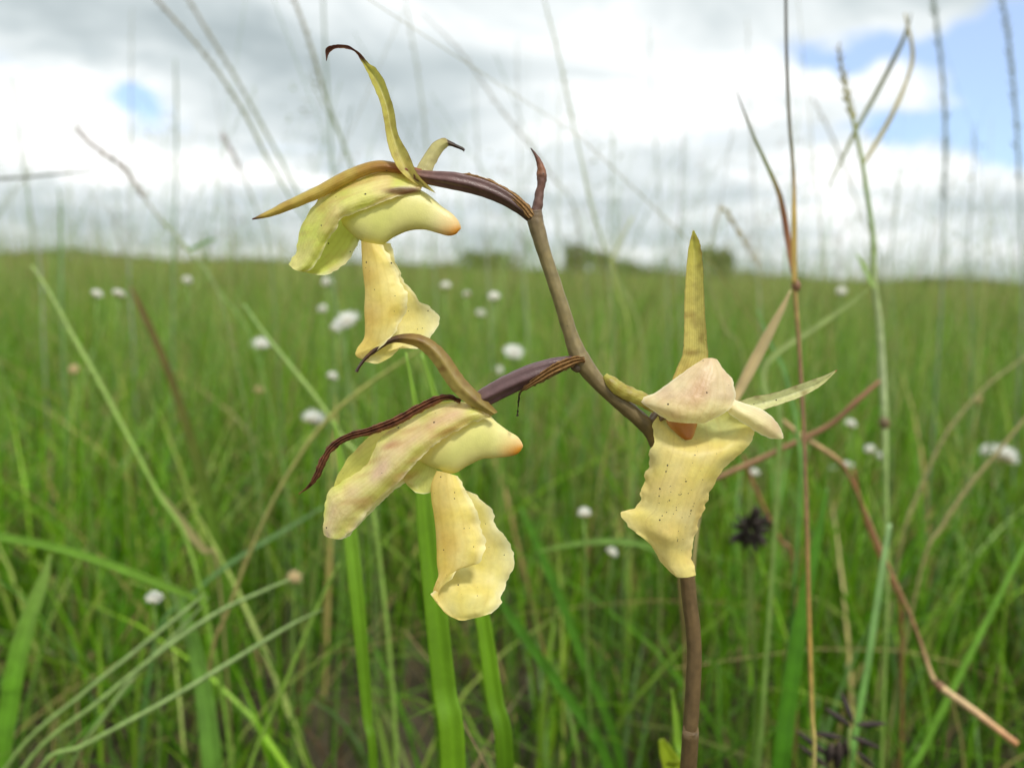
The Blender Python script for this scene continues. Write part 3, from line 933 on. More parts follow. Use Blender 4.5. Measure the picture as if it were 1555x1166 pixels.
lip2 = [
    [zD(415, 300, 8), zD(360, 284, 14), zD(302, 272, 0), zD(380, 290, -14), zD(455, 380, -14)],
    [zD(452, 372, 12), zD(360, 360, 19), zD(272, 350, 0), zD(390, 380, -20), zD(482, 388, -20)],
    [zD(492, 440, 13), zD(375, 440, 21), zD(274, 435, 0), zD(410, 440, -24), zD(548, 428, -24)],
    [zD(528, 506, 13), zD(390, 520, 22), zD(288, 520, 0), zD(440, 520, -28), zD(618, 496, -28)],
    [zD(550, 590, 12), zD(400, 605, 22), zD(298, 610, 0), zD(450, 610, -30), zD(638, 580, -30)],
    [zD(568, 668, 12), zD(410, 690, 22), zD(303, 700, 0), zD(470, 690, -30), zD(692, 660, -30)],
    [zD(552, 735, 15), zD(405, 765, 21), zD(305, 782, 2), zD(480, 760, -28), zD(728, 738, -28)],
    [zD(540, 782, 17), zD(390, 815, 20), zD(314, 852, 4), zD(480, 830, -24), zD(724, 826, -22)],
    [zD(425, 808, 16), zD(350, 865, 17), zD(300, 905, 5), zD(500, 895, -8), zD(690, 905, -18)],
    [zD(385, 872, 16), zD(315, 915, 14), zD(300, 962, 4), zD(520, 960, 12), zD(655, 972, -10)],
    [zD(276, 946, 12), zD(312, 1006, 14), zD(368, 1062, 12), zD(500, 1050, 20), zD(660, 1005, 2)],
    [zD(285, 965, 13), zD(330, 1030, 15), zD(420, 1096, 16), zD(520, 1084, 14), zD(606, 1060, 10)]]


loft("lip", lip2, MAT["lip"], c_lip(), f2, ORIGIN, 94, 60, 6.5, 3.0, .7, .030, seed=14)

up2 = [(1228, 528), (1150, 445), (1062, 362), (990, 270), (930, 182), (862, 116), (790, 76), (700, 64), (600, 84), (520, 130), (450, 190), (400, 258), (384, 288)]
lo2 = [(1190, 548), (1040, 475), (938, 375), (880, 285), (820, 203), (760, 150), (682, 124), (605, 119), (545, 150), (475, 200), (428, 248), (404, 294)]
up2 = catmull(up2, 14); lo2 = catmull(lo2, 14)


def c_sep2(u, v, x, y):
    c = mixc_(srgb(196, 176, 98), srgb(148, 124, 62), max(0, v * 1.4 - .2))
    c = mixc_(c, srgb(150, 118, 62), max(0, u - .25) * 2)
    c = mixc_(c, srgb(88, 66, 58), (u - .55) / .08)
    return mixc_(c, srgb(130, 92, 50), max(0, nz(x, y, .09, 3)))


loft("sepal", channel([zC(*p)[:2] for p in lo2], [zC(*p)[:2] for p in up2], 9, [12, 14, 15, 14, 13, 12, 12, 12, 12, 12, 12, 12, 12, 12], 1), MAT["sepal"], c_sep2, f2, ORIGIN, 80, 18, 0, .5, .6, .08, seed=15)
d2 = [(1010, 462, 14), (930, 438, 18), (850, 462, 24), (750, 512, 27), (650, 570, 28), (550, 612, 25), (450, 646, 23), (360, 668, 21), (290, 702, 21), (230, 758, 21), (190, 830, 22), (160, 900, 20), (112, 966, 10), (54, 1012, 3)]


def c_dry2(u, v, x, y):
    c = mixc_(srgb(128, 82, 58), srgb(84, 48, 34), .5 + 1.2 * nz(x, y, .1, 21))
    c = mixc_(c, srgb(176, 130, 92), max(0, v - .7) * 2.2 * (u < .55))
    return mixc_(c, srgb(172, 120, 70), (u - .93) * 12)


spine_sheet("sepal", [(440 + a / 3.8875, 490 + b / 3.8875, w / 3.8875 * 1.0) for a, b, w in d2], -1, 5, MAT["dry"], c_dry2, f2, 110, 32, pleat=1.7, seed=16, ruffle=1.4, rag=1.0, crinkle=.6, freq=.07)
spine_sheet("bract", [(888, 545, 4), (872, 548, 7), (855, 555, 8.5), (838, 563, 8), (822, 573, 7), (808, 582, 5), (796, 590, 3.2), (789, 598, 1.8), (787, 615, 1.0), (785, 632, .6)],
            [16, 19, 21, 21, 20, 19, 18, 17, 16, 15], 3, MAT["dry"], lambda u, v, x, y: mixc_(c_dry(u, v, x, y), srgb(56, 40, 34), (u - .62) * 5), f2, 80, 30, pleat=2.2, seed=17, ruffle=1.6, rag=1.8, crinkle=.5, freq=.1)

# ---------------- flower at the right, facing the lens
f3 = flower_root([PZ(985, 650, -20), PZ(1000, 632, -22), PZ(1020, 612, -20), PZ(1042, 598, -14), PZ(1060, 596, -6)], (8, 11, 12, 11, 8),
                 [(0, srgb(100, 80, 62)), (1, srgb(150, 130, 84))], "right-hand flower turned to the lens, broad hanging yellow lip", 2.0)
L3 = [(246, 505), (262, 465), (280, 420), (284, 340), (285, 260), (290, 170), (296, 105), (304, 65), (311, 40)]
R3 = [(350, 460), (358, 435), (357, 400), (351, 330), (346, 240), (343, 160), (336, 95), (326, 62), (316, 42)]
loft("sepal", channel([zF(*p)[:2] for p in L3], [zF(*p)[:2] for p in R3], 9, [-4, -2, 0, 2, 2, 2, 2, 2, 2]), MAT["sepal"],
     c_sepal(srgb(224, 204, 120), srgb(206, 198, 96), srgb(214, 204, 130), .98, .02), f3, ORIGIN, 60, 18, .4, .6, .6, .08, seed=21)
L4 = [(440, 575), (500, 556), (560, 545), (650, 515), (720, 490), (759, 472)]
R4 = [(490, 610), (525, 600), (582, 581), (652, 556), (712, 521), (759, 476)]
loft("sepal", channel([zF(*p)[:2] for p in L4], [zF(*p)[:2] for p in R4], 10, [-12, -14, -15, -16, -17, -18]), MAT["sepal"],
     c_sepal(srgb(232, 232, 172), srgb(228, 228, 168), srgb(196, 132, 84), .96, .03), f3, ORIGIN, 50, 16, .3, .4, .5, .08, seed=22)
knob = [zE(552, 892), zE(575, 915), zE(610, 938), zE(660, 962), (975, 605), (995, 620)]
spine_sheet("sepal", [(a, b, w) for (a, b, _), w in zip([(918, 570, 0), (927, 579, 0), (940, 590, 0), (957, 599, 0), (975, 607, 0), (996, 618, 0)], (4, 9, 11.5, 11, 11, 10))],
            [4, 8, 8, 6, 2, -2], 9, MAT["sepal"], lambda u, v, x, y: mixc_(srgb(196, 188, 92), srgb(160, 132, 58), .35 + nz(x, y, .08, 5)), f3, 40, 16, seed=23, ruffle=1.4, rag=1.2, crinkle=1.8)


def c_hood3(u, v, x, y):
    c = mixc_(srgb(246, 226, 184), srgb(236, 206, 172), .5 + nz(x, y, .03, 31))
    c = mixc_(c, CREAM, (y - 600) / 34)
    return mixc_(c, PALE, max(0, (abs(2 * v - 1) - .9) * 6))


hood3 = [
    [zF(345, 438, 4), zF(358, 437, 5), zF(372, 437, 5), zF(386, 441, 3)],
    [zF(296, 472, 8), zF(335, 474, 16), zF(375, 472, 17), zF(412, 478, 8)],
    [zF(245, 508, 10), zF(308, 518, 25), zF(372, 512, 26), zF(434, 502, 10)],
    [zF(195, 543, 10), zF(280, 560, 31), zF(365, 556, 32), zF(444, 542, 12)],
    [zF(147, 567, 10), zF(260, 590, 34), zF(350, 590, 35), zF(436, 582, 14)],
    [zF(190, 602, 14), zF(265, 615, 35), zF(340, 614, 35), zF(404, 610, 18)],
    [zF(236, 633, 18), zF(275, 638, 30), zF(318, 640, 30), zF(352, 638, 22)]]
loft("petal", hood3, MAT["petal"], c_hood3, f3, ORIGIN, 46, 40, 1.2, 1.0, 1.2, .05, ends=(0, 0), seed=24)
pet3 = [
    [zF(420, 560, 6), zF(418, 580, 8), zF(415, 600, 6)],
    [zF(462, 574, 8), zF(446, 598, 16), zF(436, 618, 10)],
    [zF(510, 590, 9), zF(490, 620, 20), zF(470, 640, 12)],
    [zF(552, 615, 9), zF(532, 645, 20), zF(512, 668, 12)],
    [zF(580, 648, 8), zF(565, 668, 15), zF(548, 685, 10)],
    [zF(594, 684, 5), zF(588, 688, 6), zF(578, 689, 6)]]
loft("petal", pet3, MAT["petal"], lambda u, v, x, y: mixc_(mixc_(srgb(244, 226, 186), CREAM, v), PALE, max(0, (abs(2 * v - 1) - .85) * 5)), f3, ORIGIN, 40, 24, .8, .7, .6, .06, seed=25)
lip3 = [
    [zF(215, 600, -16), zF(262, 575, -40), zF(315, 565, -50), zF(370, 565, -46), zF(445, 590, -18)],
    [zF(192, 635, -4), zF(245, 632, -28), zF(310, 640, -44), zF(390, 630, -38), zF(496, 630, -6)],
    [zF(189, 668, 4), zF(240, 672, -6), zF(310, 690, -20), zF(400, 680, -16), zF(503, 672, 2)],
    [zF(181, 722, 6), zF(235, 724, 10), zF(310, 728, 10), zF(395, 726, 6), zF(474, 718, -2)],
    [zF(167, 788, -6), zF(215, 788, 14), zF(290, 788, 20), zF(360, 784, 12), zF(420, 766, -14)],
    [zF(152, 850, -8), zF(195, 852, 14), zF(265, 852, 23), zF(330, 846, 14), zF(376, 828, -16)],
    [zF(138, 900, -4), zF(185, 904, 13), zF(250, 906, 24), zF(312, 900, 14), zF(350, 882, -16)],
    [zF(90, 914, 2), zF(150, 938, 12), zF(232, 955, 27), zF(295, 950, 14), zF(330, 940, -14)],
    [zF(108, 956, 8), zF(160, 972, 14), zF(236, 995, 30), zF(284, 995, 12), zF(316, 1000, -10)],
    [zF(150, 990, 10), zF(190, 1008, 12), zF(236, 1030, 20), zF(275, 1040, 4), zF(306, 1055, -6)],
    [zF(186, 1024, 4), zF(205, 1045, 8), zF(238, 1075, 12), zF(280, 1080, 6), zF(312, 1085, 0)],
    [zF(212, 1070, -2), zF(232, 1092, 2), zF(258, 1115, 5), zF(288, 1118, 4), zF(318, 1111, 1)]]


def c_lip3(u, v, x, y):
    c = mixc_(YELLOW, srgb(250, 234, 168), .5 + .9 * nz(x, y, .03, 41))
    c = mixc_(c, YGREEN, max(0, .3 - u) * 2.4)
    c = mixc_(c, srgb(234, 210, 124), max(0, .35 - abs(v - .5)) * 1.2)
    k = min(abs(v - q) for q in (.3, .42, .53, .63, .74))
    c = mixc_(c, srgb(204, 208, 136), max(0, 1 - math.hypot((x - 1085) / 52, (y - 648) / 26)) * 1.2)
    c = mixc_(c, srgb(232, 196, 108), max(0, .5 - abs(u - .6)) * .9 * (.5 + nz(x, y, .025, 44)))
    c = mixc_(c, srgb(200, 164, 92), max(0, 1 - k * 70) * .22 * (u < .7))
    dots = (.25 + 1.5 * max(0, 1 - k * 34)) * max(0, 1 - abs(u - .5) / .42) * (.5 + .9 * max(0, nz(x, y, .05, 45) + .4))
    return (*c, dots)


loft("lip", lip3, MAT["spotted"], c_lip3, f3, ORIGIN, 100, 64, 4.5, 3.2, .6, .034, seed=26)
loft("column", [[zF(226, 624, -14), zF(275, 622, -6), zF(326, 626, -14)], [zF(234, 644, -12), zF(278, 645, -4), zF(322, 648, -12)], [zF(252, 662, -10), zF(285, 664, -3), zF(316, 664, -10)],
                [zF(272, 678, -8), zF(292, 681, -2), zF(311, 678, -8)], [zF(286, 688, -6), zF(296, 690, -3), zF(306, 688, -6)]], MAT["spur"],
     lambda u, v, x, y: mixc_(mixc_(srgb(200, 138, 64), srgb(186, 116, 46), u * 1.3), srgb(224, 176, 96), max(0, abs(2 * v - 1) - .6) * 1.8), f3, ORIGIN, 24, 18, 0, .3, .3, .08, .0006, seed=27)


# ------------------------------------------------------------------ leafy shoot beside the orchid
def ribbon(name, pxs, depth, mat, stops, parent, origin, fold=0.25, n=40, nc=7, ground=True, bump=0.0):
    """a strap leaf: (px, py, width px) at the given depth(s), lightly folded along its midrib"""
    D = depth if isinstance(depth, (list, tuple)) else [depth] * len(pxs)
    pts = [(*P(a, b, d), w * d / F_PX) for (a, b, w), d in zip(pxs, D)]
    if ground:
        l = pts[-1]; q = pts[-2]
        dx, dy = (l[0] - q[0]), (l[1] - q[1]); dz = max(1e-4, q[2] - l[2]); k = min(0.6, l[2] / dz * .5)
        pts.append((l[0] + dx * k, l[1] + dy * k + .004, l[2] * .45, l[3] * .95)); pts.append((l[0] + dx * k * 1.3, l[1] + dy * k * 1.3 + .006, -.004, l[3] * .8))
    C = catmull(pts, n)
    T = np.gradient(C[:, :3], axis=0); T /= np.linalg.norm(T, axis=1)[:, None]
    V, U, Cc = [], [], []
    tt = np.linspace(0, 1, n); cols = ramp_cols(stops, tt)
    for i in range(n):
        b = np.cross(T[i], np.array(_F)); b /= np.linalg.norm(b); c = np.cross(b, T[i])
        c = c if np.dot(c, np.array(_F)) > 0 else -c
        for j in range(nc):
            v = j / (nc - 1) * 2 - 1
            w = max(C[i, 3], 1e-5) / 2
            V.append(C[i, :3] + b * w * v + c * w * fold * (1 - abs(v) ** 1.3)); U.append((tt[i], j / (nc - 1)))
            k = 1.0 + (0.18 if abs(v) < .05 else 0) + .06 * mnoise.noise(Vector((i * .2, j * 1.1, pts[0][0] * 50)))
            Cc.append(cols[i] * k)
    F = [(i * nc + j, i * nc + j + 1, (i + 1) * nc + j + 1, (i + 1) * nc + j) for i in range(n - 1) for j in range(nc - 1)]
    return mesh_object(name, V, F, mat, Cc, U, parent, origin, True, 0.0003)


so = P(720, 1166, .28); so.z = 0
shoot = thing("leafy_shoot", "leafy shoot of broad bright green strap leaves rising below the lower left flower", "plant", so)
LG = [(0, srgb(148, 186, 74)), (.4, srgb(126, 174, 38)), (1, srgb(118, 164, 36))]
ribbon("leaf", [(616, 535, 3), (630, 610, 9), (640, 700, 20), (647, 800, 28), (663, 937, 34), (675, 1050, 36), (688, 1166, 38)], .262, MAT["leaf"], LG, shoot, so, .3)
ribbon("leaf", [(640, 535, 4), (660, 600, 10), (690, 720, 15), (710, 820, 19), (733, 940, 23), (751, 1060, 26), (767, 1166, 27)], .285, MAT["leaf"], LG, shoot, so, .3)
ribbon("leaf", [(508, 640, 3), (520, 720, 14), (534, 830, 22), (548, 970, 20), (558, 1090, 15), (567, 1166, 14)], .31, MAT["leaf"], LG, shoot, so, .3)


# ------------------------------------------------------------------ single stalks and blades one can pick out
def stalk_path(pxs, D, ground):
    D = D if isinstance(D, (list, tuple)) else [D] * len(pxs)
    pts = [P(a, b, d) for (a, b, r), d in zip(pxs, D)]
    rad = [max(.35, r) * d / F_PX for (a, b, r), d in zip(pxs, D)]
    if ground:
        l, q = pts[-1], pts[-2]
        dv = l - q; dz = max(1e-3, -dv.z); k = min(1.0, .5 * l.z / dz)
        m = Vector((l.x + dv.x * k, l.y + dv.y * k, l.z * .5)); e = Vector((m.x + dv.x * k * .3, m.y + dv.y * k * .3, -.003))
        pts += [m, e]; rad += [rad[-1], rad[-1] * 1.1]
    return pts, rad


def stalk(name, label, pxs, D, stops, cat="grass stalk", group=None, ground=True, seeds=None, leaves=(), nodes=()):
    thin = {"tall_grass": .36, "thin_stalk": .26, "fallen_stalk": .5, "grey_rush": .66, "dry_reed": .66, "diagonal_stalk": .48, "straw_stalk": .6, "branched_grass": .7}.get(name, .7)
    pts, rad = stalk_path([(a, b, w * thin) for a, b, w in pxs], D, ground)
    base = pts[-1].copy()
    t = thing(name, label, cat, base, group)
    tube("stem", pts, rad, MAT["stalk"], stops, t, base, n=max(24, 6 * len(pts)), seg=8)
    if seeds:
        t0, t1, n, size, col = seeds; n = int(n * 1.8)
        C = catmull([tuple(p) for p in pts], 200)
        V, F, Cc = [], [], []
        for i in range(n):
            a = t0 + (t1 - t0) * i / max(1, n - 1)
            k = int(a * 199); c = C[k]; tg = C[max(0, k - 3)] - C[min(199, k + 3)]; tg /= np.linalg.norm(tg)
            side = np.cross(tg, np.array(_F)) * (1 if i % 2 else -1) + rng.normal(0, .35, 3)
            ax = tg * .9 + side * .42; ax /= np.linalg.norm(ax)
            s1 = np.cross(ax, rng.normal(size=3)); s1 /= np.linalg.norm(s1); s2 = np.cross(ax, s1)
            L = size * .62 * rng.uniform(.7, 1.4); w = L * .13; m = len(V)
            V += [c, c + ax * L * .45 + s1 * w, c + ax * L * .45 + s2 * w, c + ax * L * .45 - s1 * w, c + ax * L * .45 - s2 * w, c + ax * L]
            F += [(m, m + 1, m + 2), (m, m + 2, m + 3), (m, m + 3, m + 4), (m, m + 4, m + 1), (m + 5, m + 2, m + 1), (m + 5, m + 3, m + 2), (m + 5, m + 4, m + 3), (m + 5, m + 1, m + 4)]
            g = rng.uniform(.75, 1.25); Cc += [tuple(x * g for x in srgb(*col))] * 6
        so_ = mesh_object("seed_head", V, F, MAT["stalk"], Cc, None, t, base, False)
        so_["kind"] = "stuff"
    for lv, ld, ls in leaves:
        ribbon("leaf", [(a, b, w * .72) for a, b, w in lv], ld, MAT["blade"], ls, t, base, .2, 30, 5, ground=False)
    for npx, nd, nr, nc_ in nodes:
        a, b, c = (P(npx[0] + s * nr * npx[2], npx[1] + s * nr * npx[3], nd) for s in (-1.3, 0, 1.3))
        tube("stem_node", [a, b, c], [nr * .75 * nd / F_PX, nr * 1.25 * nd / F_PX, nr * .75 * nd / F_PX], MAT["stalk"], [(0, srgb(*nc_)), (1, srgb(*nc_))], t, base, n=8, seg=8)
    return t


def blade(name, label, pxs, D, stops, cat="grass blade", group=None, ground=True, fold=.25):
    d0 = D if not isinstance(D, (list, tuple)) else D[-1]
    b = P(pxs[-1][0], pxs[-1][1], d0)
    if ground: b.z = 0
    o = ribbon(name, pxs, D, MAT["blade"], stops, None, b, fold, 40, 7, ground)
    return tag(o, label, cat, group)


def st(*c):
    n = len(c) - 1
    return [(i / max(1, n), srgb(*k)) for i, k in enumerate(c)] if n else [(0, srgb(*c[0])), (1, srgb(*c[0]))]


# the reed behind the right-hand flower
stalk("dry_reed", "straight dark reed with a straw sheath and reddish side leaf, behind the right flower",
      [(1193, -40, 3.2), (1194, 60, 3.6), (1196, 130, 4), (1199, 190, 4), (1204, 250, 4), (1207, 330, 4.5), (1207, 430, 6), (1213, 520, 5), (1219, 620, 4.5), (1223, 720, 4.5), (1226, 830, 5.5), (1229, 950, 5), (1233, 1080, 4.5), (1236, 1166, 4.5)],
      .33, st((92, 88, 76), (96, 92, 74), (120, 112, 70), (180, 156, 84), (152, 116, 88), (150, 118, 84), (186, 150, 78), (190, 180, 110), (150, 150, 80)), "reed",
      leaves=[([(1118, 136, 1), (1130, 170, 4), (1145, 208, 6), (1168, 258, 8), (1185, 300, 11), (1196, 360, 13), (1204, 415, 8)], .335, st((110, 88, 74), (120, 124, 84), (140, 150, 84), (170, 116, 84), (176, 130, 92))),
              ([(1207, 258, 1), (1206, 300, 8), (1206, 360, 11), (1206, 432, 9)], .326, st((186, 150, 90), (208, 180, 96), (200, 172, 100)))],
      nodes=[((1209, 434, 0.1, 1), .33, 6.5, (150, 110, 84))])
stalk("branched_grass", "pale green jointed grass stalk with forked seed branches, right of the straight reed",
      [(1273, 75, 2), (1285, 140, 3), (1297, 190, 4), (1308, 240, 4.5), (1318, 305, 5), (1326, 365, 5.5), (1327, 425, 7), (1335, 490, 7.5), (1340, 570, 8), (1343, 640, 8), (1345, 740, 5), (1347, 900, 5), (1340, 1100, 5)],
      .46, st((150, 140, 90), (160, 164, 96), (134, 164, 84), (156, 172, 112), (176, 190, 140), (150, 176, 100), (120, 150, 64), (110, 140, 60)),
      seeds=(.0, .14, 14, .009, (150, 140, 84)),
      leaves=[([(1300, 385, 3), (1312, 405, 9), (1326, 436, 8)], .455, st((170, 200, 110), (176, 204, 120))),
              ([(1384, 20, 2), (1372, 60, 8), (1345, 115, 10), (1318, 165, 9), (1296, 205, 8), (1280, 240, 6), (1258, 285, 3)], .475, st((120, 122, 92), (128, 132, 96), (150, 156, 92), (160, 166, 100))),
              ([(1374, 20, 3), (1386, 80, 8), (1378, 120, 7), (1356, 172, 9), (1332, 215, 9), (1312, 248, 5)], .465, st((176, 164, 106), (190, 176, 104), (186, 172, 84)))],
      nodes=[((1343, 642, 0.05, 1), .46, 7, (120, 104, 74))])
stalk("leaning_stem", "pinkish brown stem leaning up to the right behind the right flower's lip",
      [(1336, 578, 4), (1300, 610, 6), (1262, 644, 6), (1215, 668, 6), (1160, 694, 6), (1098, 722, 6), (1046, 752, 5), (1032, 850, 3), (1040, 980, 3), (1042, 1140, 3)], [.42, .42, .425, .43, .435, .44, .45, .46, .47, .48],
      st((150, 104, 78), (160, 120, 88), (168, 130, 96), (164, 130, 94), (160, 128, 92)))
stalk("bent_dry_stem", "dry straw stem bending down across the lower right corner",
      [(1182, 632, 3), (1215, 660, 6), (1272, 698, 5.5), (1292, 728, 4), (1312, 772, 3.8), (1345, 850, 3.8), (1385, 940, 4), (1414, 1022, 5), (1428, 1042, 8), (1480, 1080, 8), (1545, 1130, 7)],
      [.43, .43, .43, .43, .43, .42, .41, .40, .39, .38, .37], st((206, 176, 128), (200, 170, 120), (150, 110, 74), (140, 104, 66), (150, 116, 76), (140, 106, 70), (196, 168, 122), (206, 176, 130), (206, 150, 104)),
      ground=False, nodes=[((1427, 1041, .8, .5), .39, 6, (130, 96, 70))])
blade("dry_grass", "straw coloured dry blade slanting up from the right flower's hood", [(1201, 440, 2), (1188, 468, 9), (1165, 512, 15), (1142, 556, 17), (1118, 602, 14), (1092, 655, 9), (1068, 750, 4), (1053, 870, 3), (1060, 1000, 3), (1054, 1150, 3)], .31,
      st((206, 190, 140), (206, 186, 138), (198, 176, 126), (190, 160, 116)))
blade("grass_blade", "looping pale blue-green blade curving behind the right flower's side sepal", [(1318, 440, 2), (1290, 462, 7), (1235, 500, 9), (1195, 525, 9), (1165, 552, 10), (1160, 580, 10), (1170, 612, 9), (1185, 660, 8)], .40,
      st((150, 170, 96), (164, 182, 110), (156, 180, 104), (134, 172, 80)))
blade("grass_blade", "thin upright blade crossing the looping blade right of the flower", [(1150, 470, 2), (1170, 520, 7), (1190, 560, 8), (1203, 610, 7), (1212, 660, 6), (1215, 760, 6)], .42, st((130, 170, 96), (126, 170, 90), (110, 160, 70)))
blade("grass_blade", "dark green tapering blade right of the orchid's lower stem", [(1256, 740, 3), (1245, 800, 12), (1228, 880, 20), (1210, 980, 25), (1196, 1080, 27), (1186, 1166, 28)], .42, st((96, 150, 46), (84, 140, 32), (76, 132, 28)))
blade("grass_blade", "pale blunt-topped blade in the lower right", [(1351, 795, 7), (1342, 850, 9), (1330, 930, 10), (1316, 1020, 10), (1300, 1110, 10), (1292, 1166, 10)], .40, st((158, 190, 130), (130, 178, 92), (110, 164, 66)))
blade("grass_blade", "long green blade slanting to the right edge of the picture", [(1570, 800, 4), (1540, 860, 8), (1500, 940, 10), (1450, 1040, 11), (1400, 1140, 11), (1380, 1180, 11)], .44, st((130, 180, 70), (120, 170, 56), (100, 150, 44)))
blade("grass_blade", "short yellow-green blade standing left of the orchid's stem foot", [(1020, 1045, 2), (1026, 1090, 9), (1030, 1130, 12), (1034, 1175, 13)], .35, st((140, 176, 60), (126, 170, 50)))
blade("young_leaf", "yellow-green young leaf curled at the orchid's foot", [(1004, 1122, 8), (1012, 1142, 22), (1022, 1166, 30), (1030, 1200, 30)], .32, st((150, 170, 40), (160, 176, 40)))
stalk("diagonal_stalk", "brownish green stalk at the right edge slanting down to the left, upper of two", [(1560, 540, 4), (1500, 585, 5), (1450, 640, 6), (1420, 690, 6), (1390, 760, 6), (1370, 820, 5)], .55, st((140, 140, 84), (146, 140, 90), (140, 144, 80)))
stalk("diagonal_stalk", "brownish green stalk at the right edge slanting down to the left, lower of two", [(1565, 625, 4), (1520, 680, 6), (1470, 740, 7), (1430, 800, 7), (1400, 860, 6)], .5, st((150, 140, 90), (146, 138, 88), (130, 140, 74)))
stalk("red_stalk", "thin reddish brown stalk behind the right flower's lip", [(1128, 690, 3), (1140, 725, 4), (1160, 770, 4), (1185, 820, 4), (1205, 860, 4)], .5, st((140, 92, 60), (140, 100, 66), (130, 120, 66)))
stalk("red_stalk", "thin reddish brown stalk below the bend of the dry straw stem", [(1296, 712, 3), (1306, 760, 4), (1330, 830, 4), (1352, 880, 4), (1368, 930, 4)], .5, st((150, 100, 66), (140, 96, 62), (130, 110, 60)))

# left side
blade("grass_blade", "broad bright green blade at the lower left edge", [(76, 842, 2), (66, 880, 16), (44, 940, 26), (26, 1000, 30), (12, 1080, 30), (2, 1166, 28)], .42, st((150, 180, 90), (112, 164, 44), (98, 152, 36)))
blade("grass_blade", "long straight green blade slanting down from the left edge", [(320, 925, 3), (296, 908, 9), (220, 878, 12), (140, 848, 12), (60, 826, 12), (-20, 812, 12)], .42, st((120, 160, 50), (130, 176, 60), (124, 170, 60)), ground=False)
GRN = ((132, 156, 92), (146, 170, 106), (132, 160, 84), (116, 150, 66))
stalk("grey_rush", "grey-green rush stem leaning up to the right, uppermost of the lower left sheaf", [(312, 900, 1), (290, 920, 4.5), (210, 985, 5), (130, 1050, 5), (20, 1150, 5)], .40, st(*GRN), "rush", "grey-green rushes leaning across the lower left")
stalk("grey_rush", "grey-green rush stem ending in a small tan bud, lower left sheaf", [(440, 880, 3.5), (400, 897, 4.5), (330, 930, 5), (250, 985, 5.5), (150, 1065, 5.5), (40, 1160, 5.5)], .39, st(*GRN), "rush", "grey-green rushes leaning across the lower left")
stalk("grey_rush", "grey-green rush stem lying lowest across the lower left sheaf", [(492, 924, .8), (440, 950, 5), (350, 1005, 5.5), (250, 1065, 5.5), (130, 1130, 5.5), (60, 1170, 5.5)], .38, st(*GRN), "rush", "grey-green rushes leaning across the lower left")
stalk("grey_rush", "steeper grey-green rush stem rising through the lower left sheaf", [(318, 905, 1), (280, 950, 4), (210, 1020, 5), (160, 1085, 5), (110, 1160, 5)], .43, st(*GRN), "rush", "grey-green rushes leaning across the lower left")
blade("grass_blade", "pale blue-green blade rising steeply left of the lower flower", [(490, 770, 3), (440, 800, 6), (380, 835, 7), (340, 862, 7), (300, 895, 6), (240, 960, 6)], .5, st((130, 164, 104), (120, 160, 96), (100, 150, 70)))
stalk("straw_stalk", "straw and green stalk curving up to the right beneath the upper flower's lip", [(650, 524, 3), (600, 556, 4), (540, 598, 5), (490, 645, 5.5), (450, 700, 5.5), (410, 770, 5), (375, 850, 5), (345, 930, 5), (320, 1000, 4.5)], .45, st((150, 160, 80), (160, 160, 86), (150, 150, 84), (150, 136, 84), (130, 140, 66)))
stalk("green_stalk", "green stalk slanting up to the left of the lower flower's brown sepal", [(370, 462, 3), (400, 505, 4.5), (440, 555, 5), (480, 605, 5), (520, 665, 5), (560, 740, 5)], .46, st((134, 164, 90), (150, 176, 90), (134, 170, 70)))
blade("grass_blade", "brown-tipped broad blade slanting through the grass at left", [(198, 436, 3), (215, 470, 8), (250, 550, 11), (285, 650, 15), (315, 760, 20), (335, 870, 23), (345, 980, 24)], .6, st((136, 100, 66), (118, 104, 52), (100, 128, 36), (90, 140, 30), (84, 134, 30)))
stalk("green_stalk", "long pale green stalk slanting down from the horizon at far left", [(48, 404, 3), (75, 445, 4.5), (110, 510, 5), (150, 580, 5.5), (195, 665, 5.5), (240, 750, 5), (290, 840, 5)], .48, st((150, 170, 100), (144, 172, 86), (130, 164, 66), (116, 156, 54)))
blade("dry_grass", "tan folded dry blade lying in the grass left of the lower flower", [(240, 745, 3), (262, 775, 11), (285, 805, 13), (310, 835, 11), (330, 860, 5)], .5, st((170, 170, 110), (176, 166, 112), (150, 150, 90)), ground=True)
blade("grass_blade", "green blade standing behind the long lower left rushes", [(268, 890, 3), (290, 960, 18), (310, 1060, 28), (322, 1166, 32)], .44, st((120, 160, 70), (118, 164, 66), (104, 150, 50)))
stalk("green_stalk", "thin green stem rising from the bottom edge toward the lower flower's tip", [(515, 855, 2.5), (490, 905, 4), (455, 985, 4.5), (415, 1080, 4.5), (378, 1170, 4.5)], .42, st((120, 150, 60), (126, 160, 60), (120, 156, 54)))
blade("grass_blade", "slender green blade rising left of the broad leaves", [(250, 870, 2), (262, 900, 6), (290, 990, 9), (306, 1080, 9), (320, 1166, 9)], .47, st((130, 160, 90), (120, 160, 70)))
blade("grass_blade", "arching pale blade between the lower left flower and the right flower", [(815, 838, 3), (860, 828, 7), (910, 822, 9), (960, 824, 9), (995, 834, 8), (1030, 850, 8)], .5, st((126, 160, 70), (134, 172, 84), (120, 160, 66)), ground=False)
blade("grass_blade", "dark green blade slanting down right of the lower flower's lip", [(742, 880, 4), (775, 935, 14), (820, 1000, 16), (870, 1070, 16), (920, 1150, 16)], .48, st((84, 136, 36), (84, 140, 34)))
blade("grass_blade", "green blade slanting from the lower lip toward the right flower's foot", [(790, 770, 3), (825, 850, 12), (855, 920, 14), (885, 1000, 14), (930, 1110, 14)], .52, st((90, 144, 40), (88, 140, 36)))

